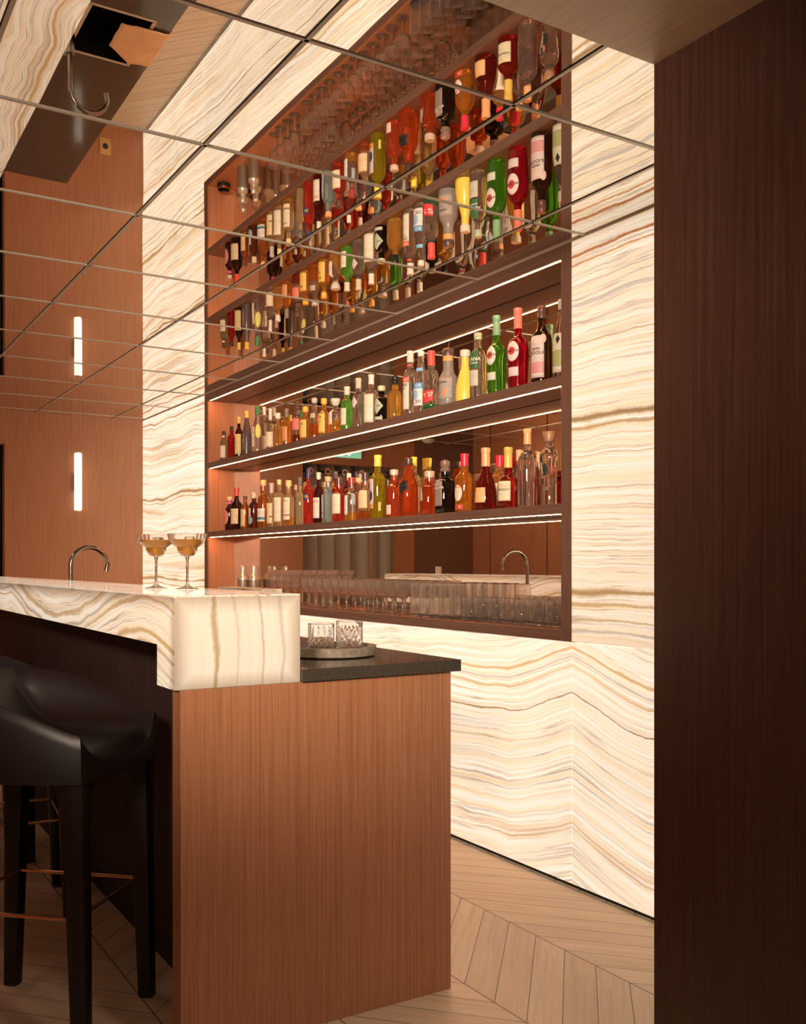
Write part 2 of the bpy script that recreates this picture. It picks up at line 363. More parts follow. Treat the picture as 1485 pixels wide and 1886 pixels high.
# mirror ceiling, every tile very slightly dished
def ceiling():
    me = MB(); TX, TY = 0.6625, 0.6030
    xs = [-2.0255 - TX*i for i in range(-1, 11)]; ys = [0.9925 + TY*j for j in range(-3, 4)]
    for a in range(len(xs)-1):
        for b in range(len(ys)-1):
            x0, x1 = max(xs[a+1], XL), min(xs[a], XR); y0, y1 = max(ys[b], -0.56), min(ys[b+1], YB)
            if x1-x0 < 0.02 or y1-y0 < 0.02: continue
            random.seed(a*31+b); amp = 0.00018 + random.random()*0.00022; tx = (random.random()-0.5)*0.0012; ty = (random.random()-0.5)*0.0012
            n = 8; vs_ = []
            for i in range(n+1):
                for j in range(n+1):
                    u, v = i/n*2-1, j/n*2-1
                    vs_.append((x0+(x1-x0)*i/n, y0+(y1-y0)*j/n, H + amp*(1-u*u)*(1-v*v) + tx*u*0.3 + ty*v*0.3))
            me.add(vs_, [(i*(n+1)+j, (i+1)*(n+1)+j, (i+1)*(n+1)+j+1, i*(n+1)+j+1) for i in range(n) for j in range(n)], 0, True)
    o = bpy.data.meshes.new('ceiling'); o.from_pydata(me.v, [], me.f); o.update(); o.materials.append(M_MIRROR_C)
    o.polygons.foreach_set('use_smooth', [True]*len(o.polygons))
    ob = bpy.data.objects.new('ceiling', o); COL.objects.link(ob); struct(ob, 'ceiling of square mirror tiles in a metal grid')
    box('ceiling_backing', (XL-0.1, XR, -0.7, 2.75, H+0.012, H+0.06), M_BLACKISH, ob)
    gr = MB(); d = 0.0055
    for x in xs:
        if XL < x < XR: gr.box(x-d, x+d, -0.56, YB, H-0.003, H+0.004, 0); gr.box(x-d-0.003, x-d, -0.56, YB, H-0.0015, H+0.004, 1)
    for y in ys:
        if -0.5 < y < YB: gr.box(XL, XR, y-d, y+d, H-0.003, H+0.004, 0); gr.box(XL, XR, y-d-0.003, y-d, H-0.0015, H+0.004, 1)
    gr.build('ceiling_grid', [M_TRIM, M_BLACKISH], ob)
ceiling()

# ------------------------------------------------------------------ recess with shelves
unit = empty('display_shelving', ((NX0+NX1)/2, YB, 0.912), 0, 'long dark oak shelving recess in the onyx wall, lit by strips, with a mirror back', 'shelving')
unit.location = (0, 0, 0)
fr = MB()
fr.box(-6.631, NX0, YB-0.002, YM+0.03, 0.912, H-0.001); fr.build('upright', M_FRAMEV, unit, 0.001); fr = MB(); fr.box(NX1, -2.764, YB-0.002, YM+0.03, 0.912, H-0.001)
fr.build('upright', M_FRAMEV, unit, 0.001); fr = MB()
fr.box(NX0, NX1, YB-0.002, YM+0.03, 0.912, 0.953); fr.build('base_rail', M_FRAME, unit, 0.001); fr = MB(); fr.box(NX0, NX1, YB-0.002, YM+0.03, 2.352, H-0.001)
fr.build('lintel', M_FRAME, unit, 0.001)
box('side_panel', (NX0, NX0+0.004, YB+0.004, YM, 0.953, 2.352), M_WOOD, unit)
box('side_panel', (NX1-0.004, NX1, YB+0.004, YM, 0.953, 2.352), M_WOOD, unit)
box('base_board', (NX0+0.004, NX1-0.004, YB+0.002, YM, 0.953, 0.955), M_WOOD, unit)
box('mirror_back', (NX0+0.004, NX1-0.004, YM-0.004, YM, 0.955, 2.352), M_MIRROR_N, unit)
S1, S2 = 1.432, 1.916
for zt in (S1, S2):
    sh = box('shelf', (NX0+0.004, NX1-0.004, YB, YM-0.004, zt-0.040, zt), M_FRAME, unit, 0.001)
M_LED = glow((1.0, 0.42, 0.16), LED)
for zb in (S1-0.040, S2-0.040, 2.352):
    box('light_strip', (NX0+0.03, NX1-0.012, YB+0.006, YB+0.0115, zb-0.0015, zb+0.0005), M_LED, unit)
    box('shadow_joint', (NX0+0.03, NX1-0.03, YM-0.012, YM-0.006, zb-0.001, zb+0.0005), M_BLACKISH, unit)

# ------------------------------------------------------------------ island bar
isl = empty('bar_island', (0, 0, 0), 0, 'long oak bar island with fluted dark front and plain reddish end panel', 'bar counter')
IX0, IX1 = -7.07, -2.28
box('end_panel', (-2.34, IX1, 0.781, 1.570, 0.0, 0.8965), M_WOOD, isl, 0.001)
box('end_panel', (IX0, IX0+0.06, 0.781, 1.570, 0.0, 0.8965), M_WOOD, isl, 0.001)
box('rear_panel', (IX0+0.06, -2.34, 1.552, 1.570, 0.0, 0.8965), M_DARK, isl)
fl = MB(); p = 0.014; n = int((IX1-0.06 - (IX0+0.06)) / p); x0 = IX0+0.06
pts = []
for i in range(n):
    for k in range(6):
        a = pi*k/6; pts.append((x0 + p*i + p*(1-cos(a))/2, 0.948 - 0.006*sin(a)))
pts.append((x0+p*n, 0.948))
o = []
for (x, y) in pts: o += [(x, y, 0.0), (x, y, 0.8965)]
fl.add(o, [(2*i, 2*i+2, 2*i+3, 2*i+1) for i in range(len(pts)-1)], 0, False)
fl.box(x0, -2.34, 0.948, 0.966, 0.0, 0.8965)
o = []
for (x, y) in pts:
    if x < -2.412: o += [(x, y, 0.8965), (x, y, 0.9995)]
fl.add(o, [(2*i, 2*i+2, 2*i+3, 2*i+1) for i in range(len(o)//2-1)], 0, False)
fl.box(x0, -2.412, 0.948, 0.966, 0.8965, 0.9995)
fl.build('fluted_front', M_FLUTE, isl)

ob = empty('onyx_bar_top', (0, 0, 0), 0, 'glowing onyx raised bar top with deep end block, cocktails standing on it', 'bar top')
box('top_slab', (IX0, IX1, 0.766, 1.099, 1.1212, 1.125), M_ONYX_TOP, ob, 0.0008)
box('end_fascia', (-2.412, IX1, 0.766, 1.099, 0.8975, 1.1210), M_ONYX_END, ob, 0.0008)
# the near slab's long side continues the veins of the front
box('front_fascia', (IX0, -2.413, 0.766, 0.790, 1.000, 1.1210), M_ONYX_FRONT, ob)
box('corner_fascia', (-2.412, IX1-0.0006, 0.7652, 0.7662, 0.898, 1.1210), M_ONYX_FRONT, ob)
box('rear_fascia', (IX0, -2.413, 1.075, 1.099, 0.9315, 1.1210), M_ONYX_FRONT, ob)
box('underside_board', (IX0+0.01, -2.413, 0.790, 1.075, 1.000, 1.012), M_DARK, ob)

wc = MB(); SX0, SX1, SY0, SY1 = -5.235, -4.765, 1.195, 1.500
for b in ((IX0, SX0, 1.10, 1.597), (SX1, -2.268, 1.10, 1.597), (SX0, SX1, 1.10, SY0), (SX0, SX1, SY1, 1.597)):
    wc.box(b[0], b[1], b[2], b[3], 0.8985, 0.931)
tag(wc.build('stone_worktop', M_COUNTER), 'dark polished stone worktop behind the raised onyx bar', 'worktop')
sk = empty('sink', (0, 0, 0), 0, 'black inset bar sink with pale metal rim in the stone worktop', 'sink')
s_ = MB(); e = 0.012
for b in ((SX0-e, SX0+0.006, SY0-e, SY1+e), (SX1-0.006, SX1+e, SY0-e, SY1+e), (SX0, SX1, SY0-e, SY0+0.006), (SX0, SX1, SY1-0.006, SY1+e)):
    s_.box(*b, 0.9312, 0.9330)
s_.build('rim', M_TRIM, sk)
s_ = MB(); a = 0.003
s_.box(SX0+a, SX1-a, SY0+a, SY1-a, 0.745, 0.750)
for b in ((SX0+a, SX0+a+0.004, SY0+a, SY1-a), (SX1-a-0.004, SX1-a, SY0+a, SY1-a), (SX0+a, SX1-a, SY0+a, SY0+a+0.004), (SX0+a, SX1-a, SY1-a-0.004, SY1-a)):
    s_.box(*b, 0.750, 0.9311)
s_.build('basin', plain((0.012, 0.012, 0.012), 0.3), sk)
fc = empty('faucet', (-5.09, 1.170, 0.931), 0, 'tall gooseneck gunmetal faucet on the worktop behind the bar', 'faucet')
MB().lathe([(0.024, 0.0), (0.024, 0.095), (0.022, 0.098)], 24).build('base', M_STEEL, fc)
gp = [(0, 0, 0.095)] + [(0, 0, 0.14), (0, 0, 0.20)]
R = 0.096
for k in range(0, 19):
    a = pi * k / 18 * 0.97
    gp.append((-0.012*(1-cos(a)), R*(1-cos(a)), 0.262 + R*sin(a)))
gp.append((-0.024, 2*R-0.008, 0.235))
MB().tube(gp, 0.0115, 14).build('spout', M_STEEL, fc)
MB().tube([(-0.02, 0, 0.05), (-0.055, 0, 0.05)], 0.013, 12).tube([(-0.055, 0, 0.05), (-0.11, 0, 0.052)], 0.006, 10).build('lever', M_STEEL, fc)

# ------------------------------------------------------------------ seats
def make_stool():
    root = empty('bar_stool')
    def zs(s, t):   # s: 0 front .. 1 back, t: -1..1 across
        f = abs(t)**6 * (0.050 + 0.118*sin(s*pi/2)**1.1); g = s**5*0.165
        return 0.733 + (f**9 + g**9)**(1/9) - 0.018*max(0, 1 - s/0.15)**2*(1-t**4)
    nu, nv = 26, 30; L, W = 0.235, 0.225
    m = MB(); vs_ = []; 
    def xy(s, t):
        a = 1-2*s; k = 0.20                                   # rounded-square plan
        return L*a*sqrt(1-k*t*t) , W*t*sqrt(1-k*a*a)
    for i in range(nu+1):
        for j in range(nv+1):
            s, t = i/nu, j/nv*2-1; x, y = xy(s, t); vs_.append((x, y, zs(s, t)))
    fs = [(i*(nv+1)+j, i*(nv+1)+j+1, (i+1)*(nv+1)+j+1, (i+1)*(nv+1)+j) for i in range(nu) for j in range(nv)]
    m.add(vs_, fs, 0, True)
    ring = [(0, j) for j in range(nv+1)] + [(i, nv) for i in range(1, nu+1)] + [(nu, j) for j in range(nv-1, -1, -1)] + [(i, 0) for i in range(nu-1, 0, -1)]
    levels = [(0.006, 0.004), (0.013, -0.006), (0.018, -0.03), (0.020, None)]
    base = len(m.v)
    for k, (off, dz) in enumerate(levels):
        for (i, j) in ring:
            x, y, z = vs_[i*(nv+1)+j]; q = norm((x/L, y/W, 0))
            corner = min(abs(x)/L, abs(y)/W); zz = z+dz if dz is not None else 0.672
            if dz is not None: zz = max(zz, 0.69)
            m.v.append((x+q[0]*off, y+q[1]*off, zz))
    nr = len(ring)
    for a in range(nr):
        b = (a+1) % nr
        ia = ring[a][0]*(nv+1)+ring[a][1]; ib = ring[b][0]*(nv+1)+ring[b][1]
        m.f.append((ia, ib, base+b, base+a)); m.mi.append(0); m.sm.append(True)
        for k in range(len(levels)-1):
            m.f.append((base+k*nr+a, base+k*nr+b, base+(k+1)*nr+b, base+(k+1)*nr+a)); m.mi.append(0); m.sm.append(True)
    sh = m.build('seat_shell', M_SHELL, root)
    for sx in (1, -1):
        for sy in (1, -1):
            lg = MB(); prof = []
            n = 16; rows = []
            for k in range(10):
                t = k/9; z = 0.722*(1-t)
                cx = sx*(0.186+0.020*t); cy_ = sy*(0.174+0.004*t)
                b_ = max(0, 1-t/0.25); hw = 0.033*(1-t)+0.022*t+0.030*b_*b_; hd = 0.030*(1-t)+0.021*t+0.016*b_*b_; cx -= sx*0.016*b_*b_; cy_ -= sy*0.008*b_*b_
                for q in range(n):
                    a = 2*pi*q/n; r = supr(a, 3.5); rows.append((cx+hw*r*cos(a), cy_+hd*r*sin(a), z))
            fs = [(k*n+q, k*n+(q+1)%n, (k+1)*n+(q+1)%n, (k+1)*n+q) for k in range(9) for q in range(n)]
            lg.add(rows, fs, 0, True); lg.f.append(tuple(range(n))); lg.mi.append(0); lg.sm.append(False)
            lg.f.append(tuple(9*n+q for q in range(n))[::-1]); lg.mi.append(0); lg.sm.append(False)
            lg.build('leg', M_SHELL, root)
    c = 0.182; d = 0.166
    for a, b in (((c, d), (-c, d)), ((c, -d), (-c, -d)), ((c, d), (c, -d)), ((-c, d), (-c, -d))):
        MB().tube([(a[0], a[1], 0.33), (b[0], b[1], 0.33)], 0.005, 10).build('foot_rail', M_COPPER, root)
    return root
st = make_stool(); st.location = (-2.70, 0.5535, 0); st.rotation_euler = (0, 0, radians(47.5))
tag(st, 'dark brown bar stool nearest the camera, turned towards the onyx bar end', 'bar stool', 'bar stools along the front of the bar')
for (x, y, a, lb) in ((-3.63, 0.60, 84, 'dark bar stool directly behind the nearest stool'),
                      (-4.32, 0.58, 92, 'dark bar stool third along the fluted bar front'),
                      (-5.02, 0.57, 88, 'dark bar stool fourth along the bar, at the picture edge')):
    c = copy_tree(st); c.location = (x, y, 0); c.rotation_euler = (0, 0, radians(a))
    tag(c, lb, 'bar stool', 'bar stools along the front of the bar')

# ------------------------------------------------------------------ fittings on the walls
sc = empty('wall_sconce', (XL, 1.905, 1.865), 0, 'white tubular alabaster sconce glowing on the far oak wall', 'wall lamp')
box('bracket', (0.0, 0.035, -0.022, 0.000, -0.07, 0.07), M_STEEL, sc)
MB().lathe([(0.024, -0.232), (0.030, -0.225), (0.030, 0.225), (0.024, 0.232)], 24, cx=0.062, cy_=0.0).build('shade', glow((1.0, 0.90, 0.74), 1.15), sc)
MB().lathe([(0.022, 0.232), (0.022, 0.238)], 20, cx=0.062).build('end_cap', M_BRASS, sc); MB().lathe([(0.022, -0.238), (0.022, -0.232)], 20, cx=0.062).build('end_cap', M_BRASS, sc)
so = empty('power_socket', (XL, 2.134, 0.19), 0, 'brass wall socket low on the far oak wall, seen in the ceiling', 'socket')
box('plate', (0.0, 0.006, -0.045, 0.045, -0.065, 0.065), M_BRASS, so, 0.002)
m = MB(); m.lathe([(0.022, 0.0), (0.022, 0.008)], 24); m.v = [(z, x, y) for (x, y, z) in m.v]; m.build('outlet', plain((0.02, 0.02, 0.02), 0.4), so)
ex = empty('exit_sign', (XL+0.02, 0.90, 2.255), 0, 'green emergency exit sign over the curtained doorway, seen in the mirror', 'sign')
box('housing', (-0.02, 0.015, -0.14, 0.14, -0.06, 0.07), plain((0.5, 0.5, 0.5), 0.4), ex)
box('panel', (0.015, 0.018, -0.13, 0.13, -0.052, 0.060), glow((0.05, 0.60, 0.40), 0.9), ex)
def flat(poly, x, name, mat, parent):
    m = MB(); n = len(poly); m.add([(x, a, b) for a, b in poly] + [(x+0.001, a, b) for a, b in poly],
        [tuple(range(n))[::-1], tuple(range(n, 2*n))] + [(i, (i+1) % n, n+(i+1) % n, n+i) for i in range(n)]); return m.build(name, mat, parent)
MW = glow((0.9, 1.0, 0.95), 1.1)
flat([(-0.01, 0.045), (0.01, 0.045), (0.01, 0.0), (0.035, 0.0), (0.0, -0.04), (-0.035, 0.0), (-0.01, 0.0)], 0.018, 'arrow', MW, ex)
flat([(0.06, 0.04), (0.11, 0.04), (0.11, -0.04), (0.06, -0.04)], 0.018, 'door_symbol', MW, ex)
sd = MB().lathe([(0.060, H-0.008), (0.060, H-0.02), (0.045, H-0.038), (0.030, H-0.045)][::-1], 28, cx=-7.82, cy_=0.17).build('smoke_detector', plain((0.75, 0.72, 0.66), 0.4))
tag(sd, 'white round smoke detector on the mirror ceiling, seen in the recess mirror', 'smoke detector')

# curtains in the doorway
def curtain(name, y0, y1, label):
    root = empty(name, (0, 0, 0), 0, label, 'curtain', 'curtains in the far doorway')
    m = MB(); n = int((y1-y0)/0.008)+1; vs_ = []
    for i in range(n+1):
        y = y0+(y1-y0)*i/n; a = 2*pi*(y-y0)/0.185
        x = XL-0.22+0.045*sin(a)+0.008*sin(2.3*a+1)
        for k in range(6): vs_.append((x*1.0 + 0.006*sin(k*2+a*0.7), y, 0.01+2.15*k/5))
    m.add(vs_, [(i*6+k, (i+1)*6+k, (i+1)*6+k+1, i*6+k+1) for i in range(n) for k in range(5)], 0, True)
    o = m.build('cloth', M_CURTAIN, root); s = o.modifiers.new('t', 'SOLIDIFY'); s.thickness = 0.003
    y = y0 + 0.1
    while y < y1-0.02:
        q = MB(); N = 20; 
        for k in range(N):
            a = 2*pi*k/N
            q.v += [(XL-0.175, y+0.018*cos(a), 2.085+0.018*sin(a)), (XL-0.170, y+0.018*cos(a), 2.085+0.018*sin(a)), (XL-0.170, y+0.033*cos(a), 2.085+0.033*sin(a)), (XL-0.175, y+0.033*cos(a), 2.085+0.033*sin(a))]
        for k in range(N):
            b = (k+1) % N
            for e in range(4): q.f.append((k*4+e, b*4+e, b*4+(e+1) % 4, k*4+(e+1) % 4)); q.mi.append(0); q.sm.append(False)
        q.build('grommet', M_CHROME, root); y += 0.185
    return root
curtain('curtain', 0.545, 1.36, 'wide grey linen curtain with ring eyelets filling the far doorway')
curtain('curtain', 0.27, 0.445, 'narrow grey linen curtain beside the pale board in the far doorway')
MR = MB().tube([(XL-0.22, 0.20, 2.085), (XL-0.22, 1.45, 2.085)], 0.010, 12).build('curtain_rod', M_BLACKISH); tag(MR, 'dark curtain rod across the far doorway', 'curtain rod')
struct(box('trim_3', (XL-0.36, XL-0.30, 0.36, 0.56, 0.0, 2.3), plain((0.90, 0.70, 0.50), 0.6)), 'pale board in the curtain gap, standing in for the lit wall beyond')  # its pale colour stands in for light from the room behind
# small card block on the bar top
cb = box('card_holder', (-6.51, -6.45, 0.94, 0.96, 1.1252, 1.185), plain((0.62, 0.55, 0.42), 0.5)); tag(cb, 'small beige card holder on the onyx bar top, seen in the mirror', 'card holder')

# towel over the worktop edge at the sink
tw = MB(); nu, nv = 20, 18; vs_ = []
for i in range(nu+1):
    for j in range(nv+1):
        u, v = i/nu, j/nv; s = v*0.42
        x = -5.20+0.36*u + 0.03*v
        lim = 1.601
        y = 1.36+s; z = 0.9365
        if u < 0.35: y = max(y, 1.36+0.20*(0.35-u)*2)
        if y > lim: z = 0.9365-(y-lim); y = lim+0.004
        bump = 0.003*sin(u*17+v*5)+0.003*sin(v*23+u*3)
        vs_.append((x, y+(abs(bump) if y > lim else 0), z+abs(bump) if y <= lim else z))
tw.add(vs_, [(i*(nv+1)+j, (i+1)*(nv+1)+j, (i+1)*(nv+1)+j+1, i*(nv+1)+j+1) for i in range(nu) for j in range(nv)], 0, True)
two = tw.build('bar_towel', stone('terry_cloth', (0.72, 0.46, 0.28), (0.84, 0.58, 0.38), 0.95, 220))
two.modifiers.new('t', 'SOLIDIFY').thickness = 0.004; two.modifiers['t'].offset = 1
tag(two, 'orange beige cloth towel draped over the worktop edge by the sink, seen in the ceiling', 'towel')

# ------------------------------------------------------------------ drinking glasses
def shell_prof(outer, inner): return outer + inner[::-1]
def make_wine(h=0.165, rb=0.042, z0=0.078, facets=12, flare=0.0, name='wine_glass', rs=0.0036):
    root = empty(name)
    MB().lathe([(0.0335, 0.0006), (0.034, 0.002), (0.020, 0.0035), (0.006, 0.0075), (0.0042, 0.014)], 24).build('foot', M_BARGLASS, root)
    MB().lathe([(0.0042, 0.0142), (rs, 0.030), (rs, z0-0.008), (rs*1.7, z0-0.0005)], 14).build('stem', M_BARGLASS, root)
    hb = h-z0
    def rf(a, z):
        t = (z-z0)/hb
        if t < 0.05 or t > 0.80: return 1.0
        k = 1-abs(t-0.42)/0.40
        return 1 - 0.050*max(0, k)*abs(sin(facets*0.5*a + t*5.0))*abs(sin(facets*0.5*a - t*5.0))
    if flare:
        out = [(0.009, 0), (0.022, 0.06), (0.029, 0.2), (0.031, 0.5), (0.035, 0.8), (0.043, 1.0)]
    else:
        out = [(0.008, 0), (0.024, 0.08), (0.036, 0.24), (0.0405, 0.42), (0.0415, 0.6), (rb, 0.8), (rb, 1.0)]
    outer = [(r, z0+hb*t) for r, t in out[:-1]] + [(out[-1][0], h-0.0012), (out[-1][0], h-0.0003), (out[-1][0]-0.0005, h)]
    inner = [(max(r-0.0026, 0.004), z0+hb*t+(0.005*(1-t/0.3) if t < 0.3 else 0)) for r, t in out[:-1]] + [(out[-1][0]-0.0022, h-0.0012), (out[-1][0]-0.0020, h-0.0003), (out[-1][0]-0.0015, h)]
    m = MB(); n = 36
    # refine the outer wall so that the cut pattern shows
    fine = []
    for (a, b) in zip(outer[:-1], outer[1:]):
        for q in range(4): fine.append((a[0]+(b[0]-a[0])*q/4, a[1]+(b[1]-a[1])*q/4))
    fine.append(outer[-1]); prof = fine + inner[::-1]
    nf = len(fine)
    idx = {'k': 0}
    o = 0
    for k, (r, z) in enumerate(prof):
        for i in range(n):
            a = 2*pi*i/n; rr = r*(rf(a, z) if k < nf else 1.0)
            m.v.append((rr*sin(a), -rr*cos(a), z))
    for j in range(len(prof)-1):
        for i in range(n): m.f.append((j*n+i, j*n+(i+1) % n, (j+1)*n+(i+1) % n, (j+1)*n+i)); m.mi.append(0); m.sm.append(not (6 < j < 22))
    m.f.append(tuple(range(n))[::-1]); m.f.append(tuple((len(prof)-1)*n+i for i in range(n))); m.mi += [0, 0]; m.sm += [False, False]
    m.build('bowl', M_BARGLASS, root)
    return root
def make_tumbler(h, r, ribs=0, cut=None, name='tumbler', wall=0.0022, base=0.008, n=60, mat=None):
    m = MB(); rows = (64 if n > 120 else 34) if cut else 3
    outer = [(r*0.93, 0.0), (r*0.985, 0.0025)] + [(r, 0.005+(h-0.005)*k/rows) for k in range(rows+1)]
    outer[-1:] = [(r, h-0.0015), (r, h-0.0005), (r-0.0005, h)]
    inner = [(r-wall+0.0005, h), (r-wall, h-0.0005), (r-wall, h-0.0015), (r-wall, h*0.5), (r-wall, base+0.007), (r-wall, base+0.006), (r-wall-0.003, base+0.002), (r-wall-0.007, base), (r-wall-0.008, base)]
    nf = len(outer)
    for k, (rr0, z) in enumerate(outer+inner):
        for i in range(n):
            a = 2*pi*i/n; rr = rr0
            if 1 < k < nf-3:
                if ribs: rr *= 1-0.022*(0.5+0.5*cos(ribs*a))
                if cut: rr *= cut(a, z/h)
            m.v.append((rr*sin(a), -rr*cos(a), z))
    K = nf+len(inner)
    for j in range(K-1):
        for i in range(n): m.f.append((j*n+i, j*n+(i+1) % n, (j+1)*n+(i+1) % n, (j+1)*n+i)); m.mi.append(0); m.sm.append(True)
    m.f.append(tuple(range(n))[::-1]); m.f.append(tuple((K-1)*n+i for i in range(n))); m.mi += [0, 0]; m.sm += [False, False]
    return m.build(name, mat or M_GLASS, sharp=2.0)
def dia(a, t, N, t0, t1, per, dep):
    if not t0 < t < t1: return 1.0
    u = N*a/(2*pi); v = (t-t0)/per
    d1 = abs((u+v) % 1-0.5); d2 = abs((u-v) % 1-0.5)
    g = max(0, 1-min(d1, d2)/0.17)
    return 1-dep*g
def cut_diamond(a, t):
    r = dia(a, t, 14, 0.06, 0.48, 0.21, 0.05)
    if 0.48 <= t < 0.86:
        u = (14*a/(2*pi)+0.5) % 1-0.5; wd = 0.30*(1-(t-0.48)/0.38); r = 1-0.04*max(0, 1-abs(u)/max(wd, 0.02))
    return r
def cut_star(a, t):
    if not 0.06 < t < 0.82: return 1.0
    s = 5; b = 2*pi/s; u = ((a+b/2) % b - b/2)/b*2        # -1..1 per panel
    v = (t-0.38)/0.36
    g = 0
    for (du, dv) in ((1, 1), (1, -1)):
        g = max(g, 1-abs(u*dv-v*du*0.95)/0.11)
    if t > 0.38:
        for k in (-0.45, 0, 0.45): g = max(g, 1-abs(u-k*v)/0.08)
    gg = dia(a, t, 20, 0.06, 0.42, 0.12, 1.0)
    if abs(u) > 0.45: g = max(g, (1-gg)*0.9)
    return 1-0.055*max(0, min(1, g))

ZN = 0.955
def row(proto, spots, label, cat, group, z=ZN):
    for i, (x, y) in enumerate(spots):
        o = proto if i == 0 else copy_tree(proto)
        o.location = (x, y, z); o.rotation_euler = (0, 0, random.random()*6)
        tag(o, label, cat, group)
random.seed(3)
J = lambda: (random.random()-0.5)*0.008
gob = make_wine(0.212, 0.043, 0.095, 10, 1.0, 'water_goblet', 0.0065)
row(gob, [(-5.56+0.098*i+J(), 2.598) for i in range(7)], 'tall flared crystal goblet in the left rows on the bottom shelf', 'goblet', 'flared goblets on the bottom shelf') 
row(copy_tree(gob), [(-5.55+0.098*i+J(), 2.500) for i in range(4)], 'tall flared crystal goblet in the left rows on the bottom shelf', 'goblet', 'flared goblets on the bottom shelf')
wg = make_wine()
row(wg, [(-5.08+0.0945*i+J(), 2.497) for i in range(12)] + [(-4.55+0.0945*i+J(), 2.598) for i in range(7)], 'small cut crystal stem glass in the middle rows on the bottom shelf', 'stem glass', 'cut crystal stem glasses on the bottom shelf')
tu = make_tumbler(0.160, 0.036, 36, name='highball_glass', n=108, mat=M_BARGLASS)
row(tu, [(-3.90+0.082*i+J()*0.5, 2.494) for i in range(5)] + [(-3.86+0.082*i+J()*0.5, 2.590) for i in range(7)], 'tall ribbed highball glass among the rows right of the stem glasses', 'highball glass', 'ribbed highball glasses on the bottom shelf')
rk = make_tumbler(0.106, 0.0415, cut=cut_star, name='whisky_tumbler', mat=M_BARGLASS, n=80, wall=0.004, base=0.014)
row(rk, [(-3.47+0.0925*i+J()*0.5, 2.498) for i in range(7)], 'low cut crystal whisky tumbler in the front row at the shelf right end', 'whisky tumbler', 'cut whisky tumblers on the bottom shelf')
rk2 = make_tumbler(0.106, 0.0415, cut=cut_diamond, name='whisky_tumbler', mat=M_BARGLASS, n=84, wall=0.004, base=0.014)
row(rk2, [(-3.22+0.0925*i+J()*0.5, 2.596) for i in range(4)], 'low diamond cut tumbler in the back row at the shelf right end', 'whisky tumbler', 'diamond cut tumblers on the bottom shelf')

# cocktail shakers at the left end
def make_shaker():
    root = empty('cocktail_shaker'); h = 0.237
    MB().lathe([(0.031, 0), (0.033, 0.004), (0.036, 0.145)], 28, rfun=lambda a, z: 1-0.03*(0.5+0.5*cos(18*a))).build('body', plain((0.42, 0.36, 0.30), 0.38, 0.7), root)
    MB().lathe([(0.0375, 0.1455), (0.0375, 0.152), (0.033, 0.166), (0.022, 0.182), (0.0165, 0.188), (0.0165, 0.192)], 28).build('strainer_top', plain((0.92, 0.84, 0.74), 0.32, 0.8), root)
    MB().lathe([(0.018, 0.1925), (0.0185, 0.212), (0.0185, 0.233), (0.015, h)], 24).build('cap', plain((0.92, 0.84, 0.74), 0.32, 0.8), root)
    return root
sk0 = make_shaker()
for i, (x, y, lb) in enumerate(((-6.140, 2.535, 'silver topped cocktail shaker, front left of the four'), (-5.955, 2.535, 'silver topped cocktail shaker, front right of the four'),
                 (-6.285, 2.60, 'silver topped cocktail shaker at the back left, nearest the recess side'), (-6.075, 2.60, 'silver topped cocktail shaker at the back, between the front two'))):
    o = sk0 if i == 0 else copy_tree(sk0); o.location = (x, y, ZN); tag(o, lb, 'cocktail shaker', 'cocktail shakers at the left end of the bottom shelf')
tag(box('stone_caddy', (-3.91, -3.446, 1.50, 1.585, 0.9312, 1.107), M_MARBLE, None, 0.002), 'pale pink stone caddy on the worktop behind the bar top, below the shakers', 'caddy')
cbw = empty('candle_bowl', (-6.47, 2.53, ZN), 0, 'small black bowl with copper rim at the recess left end, seen in the ceiling', 'bowl')
MB().lathe([(0.035, 0), (0.045, 0.006), (0.047, 0.040), (0.041, 0.040), (0.039, 0.012)], 28).build('bowl', M_BLACKISH, cbw)
MB().lathe([(0.0475, 0.030), (0.0485, 0.031), (0.0485, 0.044), (0.0405, 0.044), (0.0405, 0.0405), (0.0475, 0.0405)], 28, cap=False).build('rim', M_COPPER, cbw)

# round tray with two cut tumblers
tr = empty('serving_tray', (-2.575, 1.345, 0.931), 0, 'round hammered metal tray on the dark worktop carrying two cut tumblers', 'tray')
MB().lathe([(0.105, 0.0005), (0.128, 0.004), (0.133, 0.030), (0.129, 0.0305), (0.123, 0.010), (0.02, 0.0085)], 64).build('dish', M_TRAY, tr)
g1 = make_tumbler(0.083, 0.0400, cut=cut_diamond, name='cut_tumbler', n=168, wall=0.0042, base=0.013)
g1.location = (-2.625, 1.335, 0.9400); tag(g1, 'left cut crystal tumbler with small diamonds on the round tray', 'tumbler', 'cut tumblers on the tray')
g2 = make_tumbler(0.094, 0.0395, cut=cut_star, name='cut_tumbler', n=160, wall=0.0042, base=0.013)
g2.location = (-2.528, 1.378, 0.9400); g2.rotation_euler = (0, 0, radians(62)); tag(g2, 'right cut crystal tumbler with crossed star cuts on the round tray', 'tumbler', 'cut tumblers on the tray')

